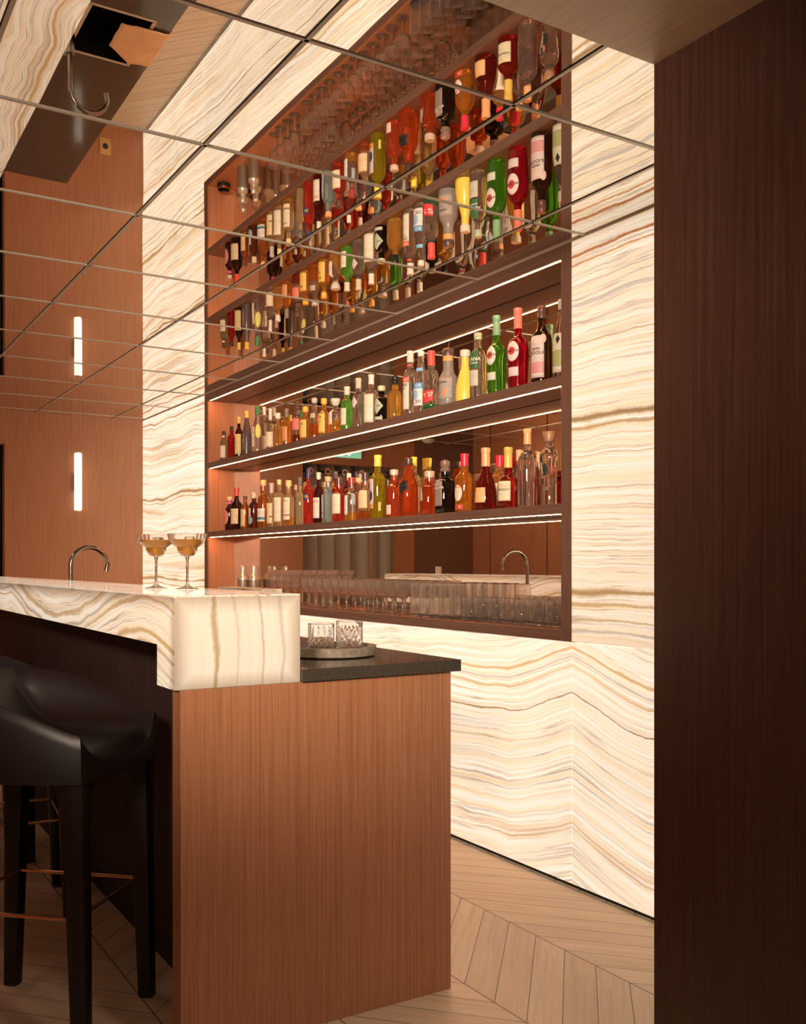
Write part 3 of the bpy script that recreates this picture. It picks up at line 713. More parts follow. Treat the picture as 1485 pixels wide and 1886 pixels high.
# cocktails on the bar top
def make_cocktail():
    root = empty('cocktail_glass'); n = 96
    rf = lambda a, z: 1-0.016*(0.5+0.5*cos(24*a)) if z > 0.128 else 1.0
    MB().lathe([(0.036, 0.0003), (0.0365, 0.0015), (0.020, 0.005), (0.007, 0.011), (0.0042, 0.020)], 40).build('foot', M_GLASS, root)
    MB().lathe([(0.0042, 0.0202), (0.0036, 0.045), (0.0040, 0.085), (0.0065, 0.0992)], 20).build('stem', M_GLASS, root)
    out = [(0.0075, 0.0995), (0.019, 0.1025), (0.026, 0.109), (0.0295, 0.118), (0.0315, 0.1275), (0.040, 0.133), (0.049, 0.140), (0.055, 0.149), (0.0582, 0.159), (0.0595, 0.169)]
    out[-1:] = [(0.060, 0.1675), (0.060, 0.1685), (0.0597, 0.169)]
    inn = [(r-0.0015, z+0.0012) for r, z in out[:-3]] + [(0.0585, 0.1675), (0.0585, 0.1685), (0.0588, 0.169)]; inn[0] = (0.004, 0.1015)
    MB().lathe(out+inn[::-1], n, rfun=rf).build('bowl', M_GLASS, root)
    liq = [(0.004, 0.1025)] + [(r-0.0018, z+0.0014) for r, z in out[1:8]] + [(0.0534, 0.1512), (0.0528, 0.1515)]
    g = G('cocktail').set(color=(1.0, 0.50, 0.05), rough=0.08, trans=0.50, ior=1.33)
    MB().lathe(liq, 64, rfun=lambda a, z: 0.985 if z > 0.128 else 1.0).build('drink', g.m, root)
    ice = MB(); ice.box(-0.014, 0.014, -0.013, 0.013, 0.134, 0.160); o = ice.build('ice_cube', glass((0.98, 0.9, 0.75), 0.05, 1.31), root, 0.003)
    o.location = (0.006, 0.004, 0); o.rotation_euler = (0, 0, 0.5)
    return root
ck = make_cocktail(); ck.location = (-3.020, 0.955, 1.1255); tag(ck, 'left fluted coupe glass of amber cocktail on the onyx bar top', 'cocktail', 'cocktails on the bar top')
c2 = copy_tree(ck); c2.location = (-2.893, 1.012, 1.1255); c2.rotation_euler = (0, 0, 0.6); tag(c2, 'right fluted coupe glass of amber cocktail with ice on the onyx bar top', 'cocktail', 'cocktails on the bar top')

# small glass standing in the sink
gs = make_tumbler(0.12, 0.030, name='bar_jigger', n=32); gs.location = (-4.84, 1.26, 0.7502); tag(gs, 'small clear glass standing in the black bar sink, seen in the ceiling', 'glass')

# ------------------------------------------------------------------ bottles
PROF = {
 'bordeaux': [(0.90,0),(0.98,0.012),(1,0.03),(1,0.60),(0.96,0.655),(0.82,0.71),(0.55,0.76),(0.41,0.80),(0.37,0.85),(0.37,1)],
 'round':    [(0.90,0),(0.98,0.012),(1,0.03),(1,0.63),(0.97,0.69),(0.84,0.745),(0.58,0.785),(0.44,0.81),(0.41,0.85),(0.41,1)],
 'slope':    [(0.90,0),(0.98,0.012),(1,0.03),(1,0.42),(0.93,0.53),(0.74,0.67),(0.52,0.79),(0.42,0.87),(0.40,1)],
 'tall':     [(0.90,0),(0.98,0.012),(1,0.03),(1,0.64),(0.95,0.70),(0.78,0.745),(0.48,0.785),(0.37,0.82),(0.35,1)],
 'hour':     [(0.92,0),(1,0.02),(1,0.26),(0.92,0.38),(0.74,0.48),(0.84,0.57),(0.90,0.65),(0.80,0.74),(0.55,0.80),(0.42,0.84),(0.41,1)],
 'cognac':   [(0.86,0),(0.96,0.02),(1,0.08),(1,0.26),(0.93,0.42),(0.74,0.57),(0.50,0.70),(0.38,0.78),(0.35,0.84),(0.35,1)],
 'henn':     [(0.92,0),(1,0.02),(1,0.50),(0.96,0.55),(0.78,0.61),(0.50,0.67),(0.37,0.74),(0.34,0.80),(0.34,1)],
 'decanter': [(0.94,0),(1,0.02),(1,0.70),(0.96,0.76),(0.75,0.80),(0.48,0.83),(0.44,0.86),(0.44,1)],
 'puree':    [(0.92,0),(1,0.02),(1,0.47),(0.97,0.50),(0.97,0.53),(0.80,0.585),(0.60,0.65),(0.54,0.72),(0.52,1)],
 'martini':  [(0.80,0),(0.87,0.015),(0.90,0.12),(0.98,0.40),(1,0.56),(0.95,0.64),(0.78,0.70),(0.50,0.745),(0.36,0.78),(0.34,0.84),(0.34,1)],
 'lemon':    [(0.94,0),(1,0.02),(1,0.22),(0.94,0.36),(0.76,0.54),(0.54,0.70),(0.42,0.80),(0.40,0.88),(0.40,1)],
 'germain':  [(0.76,0),(0.82,0.02),(0.79,0.18),(0.82,0.45),(0.95,0.66),(1,0.745),(0.92,0.81),(0.66,0.86),(0.50,0.885),(0.48,1)],
 'johnnie':  [(0.92,0),(0.99,0.015),(1,0.03),(1,0.52),(0.92,0.60),(0.66,0.74),(0.46,0.86),(0.40,0.92),(0.40,1)],
}
def prof_r(P, t):
    for (r0, t0), (r1, t1) in zip(P[:-1], P[1:]):
        if t0 <= t <= t1: return r0+(r1-r0)*(t-t0)/max(t1-t0, 1e-6)
    return P[-1][0]
def text_mesh(s, size):
    c = bpy.data.curves.new('t', 'FONT'); c.body = s; c.size = size; c.align_x = 'CENTER'; c.align_y = 'CENTER'; c.offset = size*0.018
    c.resolution_u = 3
    o = bpy.data.objects.new('t', c); COL.objects.link(o)
    dg = bpy.context.evaluated_depsgraph_get(); me = bpy.data.meshes.new_from_object(o.evaluated_get(dg))
    COL.objects.unlink(o); bpy.data.objects.remove(o); bpy.data.curves.remove(c)
    return me
def D2(a): return radians(a)
def bottle(kind, x, y, z, r, h, glasscol, cap, capcol, caph, labels, desc, sq=2.0, fill=None, fillcol=None, rough=0.0, texts=(), opaque=False, ribs=0):
    P = PROF[kind]; root = empty('liquor_bottle', (x, y, z), 0, desc, 'bottle', 'bottles on the upper shelf' if z > 1.6 else 'bottles on the lower shelf')
    TURN = 42 if sq < 3 else 14
    labels = [tuple(l[:3])+(l[3]+(TURN if l[4]-l[3] < 150 else 0), l[4]+(TURN if l[4]-l[3] < 150 else 0))+tuple(l[5:]) for l in labels]
    texts = [(t_[0], t_[1], t_[2]+TURN)+tuple(t_[3:]) for t_ in texts]
    rn = P[-1][0]*r; hg = h-caph*(0.55 if cap in ('screw', 'foil') else 0.85)
    body_t = max([t for rr, t in P if rr > 0.97] + [0.3])
    m = MB(); prof = [(rr*r, t*hg+0.0004) for rr, t in P]
    # subdivide so curves are smooth
    pr = []
    for (a, b) in zip(prof[:-1], prof[1:]):
        for k in range(3): pr.append((a[0]+(b[0]-a[0])*k/3, a[1]+(b[1]-a[1])*k/3))
    pr.append(prof[-1])
    # smooth radii once
    pr2 = [pr[0]] + [((pr[i-1][0]+2*pr[i][0]+pr[i+1][0])/4, pr[i][1]) for i in range(1, len(pr)-1)] + [pr[-1]]
    def rf(a, zz):
        if ribs and zz < hg*0.8: return 1-0.05*(0.5+0.5*cos(ribs*a))
        return 1.0
    n = 40 if r > 0.033 else 28
    # square section only below the neck
    o = 0
    for (rr, zz) in pr2:
        q = sq if zz < hg*0.62 else 2+(sq-2)*max(0, 1-(zz/hg-0.62)/0.14)
        for i in range(n):
            a = 2*pi*i/n; k = rr*supr(a, q)*rf(a, zz)*(0.90 if sq > 3 and q > 2.3 else 1.0); m.v.append((k*sin(a), -k*cos(a), zz))
    for j in range(len(pr2)-1):
        zz = (pr2[j][1]+pr2[j+1][1])/2
        for i in range(n):
            m.f.append((j*n+i, j*n+(i+1) % n, (j+1)*n+(i+1) % n, (j+1)*n+i)); m.mi.append(1 if fill and zz < fill*h else 0); m.sm.append(True)
    m.f.append(tuple(range(n))[::-1]); m.f.append(tuple((len(pr2)-1)*n+i for i in range(n))); m.mi += [1 if fill else 0, 0]; m.sm += [False, False]
    mats = [plain(glasscol, 0.3) if opaque else glass(glasscol, rough)]
    if fill: mats.append(glass(fillcol))
    m.build('body', mats, root)
    # cap
    c = MB(); z0, z1 = h-caph, h; rc = rn*1.13
    cm = plain(capcol, 0.32, 0.0) if not isinstance(capcol, str) else {'silver': M_CHROME, 'copper': M_COPPER, 'gold': M_BRASS}[capcol]
    if cap == 'screw': c.lathe([(rc*0.97, z0), (rc, z0+0.001), (rc, z0+caph*0.35), (rc*0.96, z0+caph*0.37), (rc*0.96, z0+caph*0.42), (rc*1.03, z0+caph*0.45), (rc*1.03, z1-0.002), (rc*0.92, z1)], 20)
    elif cap == 'foil': c.lathe([(rc*1.02, z0), (rc*0.98, z0+caph*0.6), (rc*0.98, z0+caph*0.72), (rc*1.07, z0+caph*0.74), (rc*1.07, z1-0.002), (rc*0.95, z1)], 20)
    elif cap == 'cork': c.lathe([(rn*0.9, z0), (rn*0.9, z0+caph*0.25), (rc*1.15, z0+caph*0.27), (rc*1.18, z1-0.003), (rc*1.0, z1)], 20)
    elif cap == 'ball': c.lathe([(rn*0.9, z0), (rc*1.0, z0+caph*0.1), (rc*1.05, z0+caph*0.3), (rc*0.75, z0+caph*0.38), (rc*1.05, z0+caph*0.6), (rc*0.95, z0+caph*0.88), (rc*0.5, z1)], 20)
    elif cap == 'stopper': c.lathe([(rn*0.9, z0), (rn*0.95, z0+caph*0.2), (rc*1.25, z0+caph*0.4), (rc*1.55, z1-0.006), (rc*1.45, z1)], 24)
    elif cap == 'wood': c.lathe([(rn*0.98, z0), (rn*1.02, z0+caph*0.15), (rc*1.25, z1-0.002), (rc*1.2, z1)], 20, rfun=lambda a, q: 1-0.03*cos(10*a))
    elif cap == 'pourer':
        c.lathe([(rc*1.02, z0), (rc*1.05, z0+caph*0.1), (rc*1.05, z0+caph*0.35), (rc*0.9, z0+caph*0.5), (rc*0.35, z0+caph*0.62)], 20)
        c.tube([(0, 0, z0+caph*0.6), (0.004, 0, z0+caph*0.8), (0.012, 0, z1)], 0.004, 8)
    c.build('cap', cm, root)
    # labels
    def rad(a, zz): 
        t = min(max(zz/hg, 0), 1); q = sq if zz < hg*0.62 else 2
        return (prof_r(P, t)*r*(0.90 if sq > 3 and q > 2.3 else 1.0)+0.0007)*supr(a, q)*1.006
    made = []
    for lb in labels:
        shp, t0, t1, a0, a1, col = lb[:6]
        q = MB(); na, nz = 14, 10; vs_ = []
        for i in range(na+1):
            for j in range(nz+1):
                u, v = i/na*2-1, j/nz*2-1
                if shp == 'o': uu, vv = u*sqrt(max(0, 1-v*v/2)), v*sqrt(max(0, 1-u*u/2))
                elif shp == 's': uu, vv = u, v*0.8+u*0.2
                elif shp == 'd': uu, vv = u, v*max(0.02, 1-abs(u))
                else: uu, vv = u, v
                a = D2((a0+a1)/2+(a1-a0)/2*uu); zz = h*((t0+t1)/2+(t1-t0)/2*vv)
                k = rad(a, zz)+(0.0004 if len(lb) > 6 else 0); vs_.append((k*sin(a), -k*cos(a), zz))
        q.add(vs_, [(i*(nz+1)+j, (i+1)*(nz+1)+j, (i+1)*(nz+1)+j+1, i*(nz+1)+j+1) for i in range(na) for j in range(nz)], 0, True)
        ob_ = q.build('label' if len(lb) <= 6 else 'label_band', label_mat(col) if len(lb) <= 6 else plain(col, 0.5), root if len(lb) <= 6 or not made else made[-1])
        s = ob_.modifiers.new('t', 'SOLIDIFY'); s.thickness = 0.0003; s.offset = 1
        if len(lb) <= 6: made.append(ob_)
    for (s, t, ang, size, col, *rot) in texts:
        me = text_mesh(s, size); rt = rot[0] if rot else 0
        for v in me.vertices:
            tx, ty = v.co.x, v.co.y
            ca_, sa_ = cos(D2(rt)), sin(D2(rt)); tx, ty = tx*ca_-ty*sa_, tx*sa_+ty*ca_
            zz = t*h+ty
            a = D2(ang)+tx/(prof_r(P, min(t*h/hg, 1))*r); k = rad(a, zz)+0.0011; v.co = (k*sin(a), -k*cos(a), zz)
        me.name = 'lettering'; me.materials.clear(); me.materials.append(plain(col, 0.5)); o = bpy.data.objects.new('lettering', me); COL.objects.link(o); o.parent = made[-1] if made else root
    return root
LM = {}
def label_mat(col):
    if col not in LM:
        g = G('paper_label'); x, y, z = g.obj()
        n = g.noise(g.vec(g.m_('MULTIPLY', x, 420.0), 0.0, g.m_('MULTIPLY', z, 40.0)), 1.0, 1)
        lines = g.m_('LESS_THAN', g.m_('FRACT', g.m_('MULTIPLY', z, 170.0)), 0.30)
        blk = g.noise(g.vec(0.0, 0.0, g.m_('MULTIPLY', z, 38.0)), 1.0, 0)
        f = g.m_('MULTIPLY', g.m_('MULTIPLY', lines, g.m_('GREATER_THAN', n, 0.5)), g.m_('GREATER_THAN', blk, 0.52))
        dark = tuple(c*0.45 for c in col) if sum(col) > 0.6 else tuple(min(1, c*3+0.15) for c in col)
        g.set(color=g.mix(g.m_('MULTIPLY', f, 0.65), col, dark), rough=0.55); LM[col] = g.m
    return LM[col]

CR = (0.86, 0.76, 0.58); WH = (0.86, 0.80, 0.72); YE = (0.85, 0.60, 0.10); BK = (0.02, 0.018, 0.018); NV = (0.02, 0.03, 0.12)
CLR = (0.97, 0.96, 0.93); AMB = (0.95, 0.50, 0.10); DAM = (0.85, 0.25, 0.04); DRD = (0.55, 0.04, 0.02); GRN = (0.25, 0.80, 0.12); DKB = (0.10, 0.05, 0.03)
RED = (0.80, 0.05, 0.04); ORC = (0.85, 0.45, 0.16); TEAL = (0.05, 0.28, 0.28)
def L(*a): return ('c',)+a
U, V = S2, S1
# --- upper shelf, left to right
bottle('round', -6.362, 2.487, U, 0.0271, 0.203, (0.45, 0.50, 0.28), 'screw', (0.05, 0.05, 0.03), 0.030, [L(0.08, 0.50, -45, 45, CR), L(0.78, 0.84, -90, 90, CR)], 'small olive green bottle at the far left of the upper shelf')
bottle('round', -6.226, 2.488, U, 0.0275, 0.218, (0.62, 0.03, 0.03), 'screw', BK, 0.030, [], 'small dark red bottle with a black cap, second from the left on the upper shelf')
bottle('bordeaux', -6.093, 2.487, U, 0.0271, 0.267, (0.08, 0.02, 0.02), 'screw', YE, 0.045, [L(0.06, 0.56, -62, 55, (0.80, 0.62, 0.30))], 'slim dark bottle with yellow cap and tall tan label')
bottle('slope', -5.969, 2.491, U, 0.0311, 0.288, (0.10, 0.07, 0.065), 'foil', YE, 0.045, [L(0.10, 0.48, -70, -5, (0.22, 0.12, 0.08))], 'matt grey brown bottle with long neck and yellow cap', opaque=True)
bottle('slope', -5.802, 2.493, U, 0.0330, 0.295, CLR, 'foil', (0.05, 0.22, 0.08), 0.055, [L(0.12, 0.55, -80, -15, CR), ('o', 0.30, 0.62, 0, 70, (0.80, 0.78, 0.22))], 'clear bottle with green neck foil and yellow green oval label')
bottle('tall', -5.961, 2.611, U, 0.0287, 0.325, CLR, 'foil', WH, 0.055, [L(0.1, 0.4, -60, 60, WH)], 'tall clear bottle with white cap in the back row near the green foil bottle')
bottle('tall', -5.585, 2.487, U, 0.0269, 0.251, CLR, 'foil', WH, 0.070, [L(0.05, 0.42, -60, 60, CR)], 'slim clear bottle with white neck sleeve bearing a black diamond')
bottle('round', -5.479, 2.490, U, 0.0299, 0.211, (1.0, 0.55, 0.16), 'cork', WH, 0.045, [], 'squat bottle of bright orange liquid with white stopper', 3.4)
bottle('round', -5.349, 2.488, U, 0.0277, 0.219, (0.90, 0.34, 0.07), 'screw', (0.25, 0.22, 0.18), 0.050, [L(0.1, 0.5, -55, 30, (0.70, 0.32, 0.14))], 'amber bottle with dull dark cap beside the bright orange bottle')
bottle('round', -5.208, 2.492, U, 0.0319, 0.241, (0.95, 0.88, 0.80), 'ball', (0.10, 0.06, 0.05), 0.048, [L(0.30, 0.58, -62, 40, (0.85, 0.20, 0.16))], 'clear bottle with coral red label and dark stopper', fill=0.25, fillcol=(0.4, 0.06, 0.02))
bottle('round', -5.102, 2.493, U, 0.0330, 0.198, AMB, 'cork', (0.90, 0.50, 0.10), 0.040, [L(0.08, 0.60, -60, 30, (0.85, 0.55, 0.14))], 'round shouldered amber bottle with orange cap and yellow label, left of the pair', texts=[('IA', 0.48, -18, 0.016, BK)])
bottle('slope', -4.985, 2.492, U, 0.0324, 0.230, CLR, 'cork', (0.60, 0.55, 0.48), 0.035, [L(0.50, 0.62, -50, 30, (0.55, 0.48, 0.36))], 'clear sloping bottle a third full of amber spirit', fill=0.35, fillcol=DAM)
bottle('round', -4.866, 2.492, U, 0.0318, 0.199+0.012, AMB, 'cork', (0.90, 0.50, 0.10), 0.042, [L(0.08, 0.60, -60, 30, (0.85, 0.55, 0.14))], 'taller amber bottle with orange cap and yellow label, right of the pair', texts=[('IA', 0.50, -22, 0.018, BK), ('IS', 0.36, -26, 0.013, BK)])
bottle('decanter', -4.737, 2.496, U, 0.0356, 0.191, (1.0, 0.94, 0.86), 'stopper', (0.75, 0.66, 0.55), 0.045, [L(0.25, 0.68, -66, -12, WH)], 'squat ribbed decanter with broad pale stopper and script label', fill=0.38, fillcol=AMB, ribs=22)
bottle('round', -4.599, 2.493, U, 0.0334, 0.235, GRN, 'foil', (0.75, 0.70, 0.58), 0.045, [L(0.12, 0.50, -66, 10, CR), ('o', 0.66, 0.78, -70, -20, (0.75, 0.10, 0.06))], 'bright green gin bottle with cream cap, red seal and cream label')
bottle('round', -4.473, 2.493, U, 0.0327, 0.260, (0.80, 0.82, 0.93), 'foil', (0.70, 0.58, 0.46), 0.055, [('d', 0.38, 0.62, -70, 10, (0.72, 0.66, 0.66))], 'pale bluish clear bottle with facet cut shoulders and diamond motif', ribs=10)
bottle('tall', -4.347, 2.498, U, 0.0376, 0.258, (0.97, 0.93, 0.86), 'foil', WH, 0.050, [L(0.04, 0.60, -80, 35, (0.84, 0.74, 0.58))], 'wide clear bottle wrapped in a cream label of tiny print')
bottle('decanter', -4.237, 2.494, U, 0.0342, 0.183, (0.03, 0.022, 0.02), 'cork', (0.62, 0.62, 0.40), 0.032, [('d', 0.20, 0.66, -85, 30, (0.50, 0.56, 0.40)), L(0.05, 0.14, -70, 25, (0.55, 0.55, 0.45))], 'squat black apothecary bottle with pale green diamond label', texts=[("CK'S", 0.43, -12, 0.013, (0.08, 0.07, 0.05))])
bottle('round', -4.113, 2.499, U, 0.0388, 0.215, (1.0, 0.58, 0.12), 'ball', BK, 0.045, [], 'wide bottle of cloudy golden orange liqueur with black stopper', 2.4)
bottle('round', -3.966, 2.495, U, 0.0352, 0.308, CLR, 'foil', (0.85, 0.74, 0.66), 0.055, [L(0.08, 0.56, -60, 5, (0.80, 0.72, 0.60)), L(0.50, 0.58, -60, 5, (0.80, 0.16, 0.10), 1), L(0.76, 0.79, -80, 80, (0.8, 0.12, 0.08), 1)], 'clear bottle with black framed label and red band on its neck', texts=[('OUZI', 0.54, -30, 0.012, WH), ('ANZ', 0.46, -34, 0.016, BK), ('IC', 0.41, -36, 0.014, BK)])
bottle('slope', -3.872, 2.495, U, 0.0346, 0.290, CLR, 'screw', (0.85, 0.80, 0.72), 0.025, [L(0.10, 0.45, -66, 28, WH), L(0.38, 0.47, -66, 28, (0.08, 0.36, 0.72), 1), L(0.665, 0.72, -60, 40, (0.22, 0.52, 0.85), 1), ('o', 0.20, 0.36, -55, -8, (0.35, 0.52, 0.78), 1)], 'tapering clear bottle with bright blue band and blue figure label', texts=[('IOS', 0.425, -12, 0.020, WH), ('ZO', 0.165, -8, 0.020, NV)])
bottle('hour', -3.788, 2.498, U, 0.0378, 0.276, (0.93, 0.96, 0.92), 'foil', (0.85, 0.12, 0.10), 0.070, [('s', 0.10, 0.34, -66, 28, (0.82, 0.06, 0.06))], 'hourglass shaped clear bottle with red neck and slanted red label', fill=0.12, fillcol=(0.02, 0.45, 0.15), texts=[('T 27', 0.245, -10, 0.026, WH, 8)])
bottle('puree', -3.657, 2.504, U, 0.0443, 0.291, (0.27, 0.245, 0.225), 'pourer', (0.10, 0.06, 0.05), 0.060, [L(0.70, 0.78, -120, 120, (0.90, 0.42, 0.14), 1), L(0.10, 0.44, -60, 40, (0.40, 0.35, 0.32)), ('o', 0.14, 0.22, -30, -5, (0.85, 0.30, 0.12), 1), ('o', 0.20, 0.27, -8, 12, (0.85, 0.30, 0.12), 1)], 'silver grey fruit puree bottle with pourer and orange neck band', opaque=True, texts=[('MONIN', 0.36, -22, 0.012, BK)])
bottle('lemon', -3.524, 2.503, U, 0.0432, 0.231, (0.95, 0.72, 0.12), 'cork', (0.85, 0.76, 0.62), 0.040, [], 'sloping bottle of opaque lemon yellow liqueur with cream cap', opaque=True)
bottle('round', -3.418, 2.496, U, 0.0364, 0.284, (0.97, 0.95, 0.86), 'screw', (0.50, 0.58, 0.40), 0.030, [L(0.44, 0.74, -66, 12, (0.04, 0.16, 0.06)), L(0.18, 0.42, -66, 12, (0.66, 0.60, 0.50))], 'clear cylinder bottle with dark green upper label and green cap', texts=[('CANA', 0.585, -20, 0.022, WH), ('CHACA', 0.525, -22, 0.011, WH)])
bottle('martini', -3.294, 2.502, U, 0.0424, 0.333, (0.13, 0.52, 0.03), 'foil', (0.25, 0.50, 0.28), 0.085, [('o', 0.36, 0.60, -66, 6, (0.82, 0.74, 0.68)), ('o', 0.44, 0.53, -52, -14, (0.62, 0.08, 0.06), 1), L(0.17, 0.27, -62, 4, (0.74, 0.72, 0.60))], 'vivid green vermouth bottle with white oval label', texts=[('MARTINI', 0.485, -24, 0.0135, BK)])
bottle('martini', -3.152, 2.504, U, 0.0445, 0.333, (0.68, 0.015, 0.045), 'foil', (0.92, 0.26, 0.20), 0.085, [('o', 0.33, 0.58, -62, 14, (0.86, 0.76, 0.70)), ('o', 0.41, 0.51, -48, -8, (0.75, 0.06, 0.05), 1), L(0.15, 0.26, -58, 12, (0.80, 0.66, 0.62))], 'deep red vermouth bottle with coral neck and white oval label', texts=[('MARTINI', 0.455, -20, 0.0145, BK)])
bottle('bordeaux', -2.999, 2.501, U, 0.0408, 0.307, (0.09, 0.04, 0.015), 'screw', (0.14, 0.07, 0.06), 0.050, [L(0.06, 0.60, -78, 22, (0.84, 0.68, 0.64)), L(0.12, 0.26, -78, 22, (0.76, 0.34, 0.36), 1), ('o', 0.50, 0.62, 0, 34, (0.84, 0.66, 0.62), 1)], 'dark brown pastis bottle with large pale pink label', texts=[('HENRI', 0.43, -28, 0.014, BK), ('BARDOUIN', 0.375, -26, 0.0185, BK)])
bottle('slope', -2.872, 2.498, U, 0.0376, 0.303, (0.86, 0.90, 0.80), 'screw', (0.5, 0.5, 0.45), 0.040, [L(0.06, 0.56, -70, 40, (0.70, 0.66, 0.50)), ('d', 0.42, 0.54, -38, -8, BK, 1), L(0.14, 0.34, -60, 30, (0.42, 0.44, 0.18), 1)], 'clear bottle with olive green label, last at the right end of the upper shelf')
# --- lower shelf, left to right
bottle('round', -6.270, 2.491, V, 0.0314, 0.230, (0.10, 0.015, 0.03), 'cork', (0.80, 0.62, 0.40), 0.030, [('o', 0.18, 0.60, -80, 10, (0.90, 0.30, 0.22)), L(0.78, 0.86, -120, 120, (0.85, 0.12, 0.45))], 'black bottle with pink neck band and coral oval label, far left of the lower shelf')
bottle('bordeaux', -6.161, 2.498, V, 0.0383, 0.284, (0.06, 0.015, 0.015), 'foil', (0.72, 0.07, 0.05), 0.055, [L(0.14, 0.50, -62, 40, (0.82, 0.68, 0.45))], 'dark wine bottle with red capsule and square cream label')
bottle('round', -5.990, 2.489, V, 0.0294, 0.218, (0.80, 0.28, 0.08), 'screw', (0.12, 0.05, 0.04), 0.020, [L(0.08, 0.60, -70, 20, (0.84, 0.60, 0.34))], 'small amber bottle with thin dark cap and cream label')
bottle('round', -5.855, 2.493, V, 0.0332, 0.233, (0.26, 0.07, 0.03), 'foil', (0.82, 0.68, 0.45), 0.035, [L(0.28, 0.56, -70, -15, (0.82, 0.70, 0.50)), ('o', 0.12, 0.34, -58, 8, (0.30, 0.52, 0.58), 1)], 'dark brown bottle with cream cap and round pale blue seal')
bottle('round', -5.715, 2.496, V, 0.0360, 0.303, (0.78, 0.28, 0.06), 'cork', (0.80, 0.56, 0.22), 0.045, [L(0.13, 0.40, -64, 40, WH), L(0.17, 0.22, -64, 40, TEAL, 1)], 'tall amber whisky bottle with white label and teal stripe')
bottle('round', -5.572, 2.490, V, 0.0303, 0.273, (0.85, 0.62, 0.28), 'foil', (0.55, 0.46, 0.46), 0.060, [L(0.08, 0.54, -70, 30, (0.86, 0.70, 0.42)), L(0.22, 0.25, -10, 30, (0.35, 0.12, 0.05), 1)], 'slim pale amber bottle with grey neck and cream label')
bottle('tall', -5.466, 2.493, V, 0.0331, 0.286, (0.92, 0.72, 0.42), 'foil', (0.85, 0.70, 0.34), 0.030, [L(0.10, 0.62, -72, 40, (0.90, 0.80, 0.62))], 'clear shouldered bottle with very large cream label', fill=0.10, fillcol=AMB)
bottle('round', -5.329, 2.492, V, 0.0325, 0.272, (0.92, 0.72, 0.46), 'cork', (0.85, 0.62, 0.30), 0.048, [L(0.24, 0.62, -70, 34, (0.88, 0.76, 0.58)), L(0.13, 0.22, -70, 34, (0.88, 0.74, 0.55))], 'pale whisky bottle with two stacked cream labels', texts=[('BIRCH', 0.54, -20, 0.012, BK)], fill=0.22, fillcol=AMB)
bottle('tall', -5.491, 2.616, V, 0.0235, 0.262, CLR, 'screw', (0.55, 0.5, 0.45), 0.030, [L(0.08, 0.6, -50, 50, (0.30, 0.36, 0.50))], 'slim back row bottle with blue grey label, half hidden')
bottle('round', -5.158, 2.485, V, 0.0253, 0.278, (0.95, 0.82, 0.50), 'ball', (0.16, 0.15, 0.16), 0.050, [], 'slim fluted pale yellow bottle with dark glass stopper', ribs=9)
bottle('tall', -5.059, 2.491, V, 0.0312, 0.319, (0.95, 0.10, 0.06), 'foil', (0.05, 0.05, 0.16), 0.055, [('s', 0.42, 0.56, -66, 20, (0.03, 0.035, 0.12))], 'bright orange red aperitif bottle with navy slanted label', texts=[('OL', 0.495, -4, 0.020, YE, 8)])
bottle('bordeaux', -4.930, 2.491, V, 0.0306, 0.288, (0.16, 0.015, 0.02), 'foil', (0.85, 0.70, 0.58), 0.038, [L(0.10, 0.50, -70, 28, (0.84, 0.74, 0.64))], 'dark red bottle with white cap and cream label in red script', texts=[("K'S", 0.42, -12, 0.022, (0.65, 0.06, 0.06))])
bottle('round', -4.822, 2.495, V, 0.0346, 0.256, (0.62, 0.86, 0.88), 'cork', (0.80, 0.40, 0.18), 0.035, [L(0.10, 0.60, -58, -14, (0.62, 0.66, 0.62)), L(0.18, 0.24, -58, -14, (0.35, 0.30, 0.18), 1)], 'pale blue gin bottle with narrow label and copper cap', 3.6)
bottle('round', -4.698, 2.497, V, 0.0369, 0.243, (0.85, 0.10, 0.05), 'cork', (0.12, 0.05, 0.04), 0.045, [L(0.18, 0.62, -66, 30, (0.88, 0.74, 0.54))], 'squat red amber bottle with dark cap and broad cream label')
bottle('tall', -4.945, 2.609, V, 0.0310, 0.300, (0.75, 0.05, 0.03), 'screw', (0.10, 0.08, 0.09), 0.040, [L(0.1, 0.5, -60, 60, CR)], 'red bottle with dark cap in the back row, half hidden')
bottle('round', -4.555, 2.497, V, 0.0375, 0.231, (0.95, 0.92, 0.88), 'cork', (0.32, 0.05, 0.04), 0.045, [L(0.14, 0.58, -70, -16, WH), L(0.36, 0.62, 20, 50, (0.35, 0.42, 0.44))], 'clear round shouldered bottle with dark red cap', fill=0.14, fillcol=AMB)
bottle('tall', -4.791, 2.610, V, 0.0303, 0.277, (0.5, 0.1, 0.06), 'screw', (0.85, 0.74, 0.66), 0.040, [L(0.1, 0.5, -60, 60, WH)], 'back row bottle with white cap behind the pale blue gin')
bottle('round', -4.407, 2.497, V, 0.0366, 0.245, (0.90, 0.62, 0.34), 'cork', (0.08, 0.04, 0.035), 0.050, [L(0.24, 0.62, -68, 34, (0.82, 0.60, 0.36))], 'whisky bottle with black cap and large tan label', fill=0.24, fillcol=(0.75, 0.22, 0.05))
bottle('round', -4.675, 2.607, V, 0.0327, 0.244, CLR, 'cork', (0.85, 0.45, 0.18), 0.035, [], 'clear bottle with orange cap in the back row')
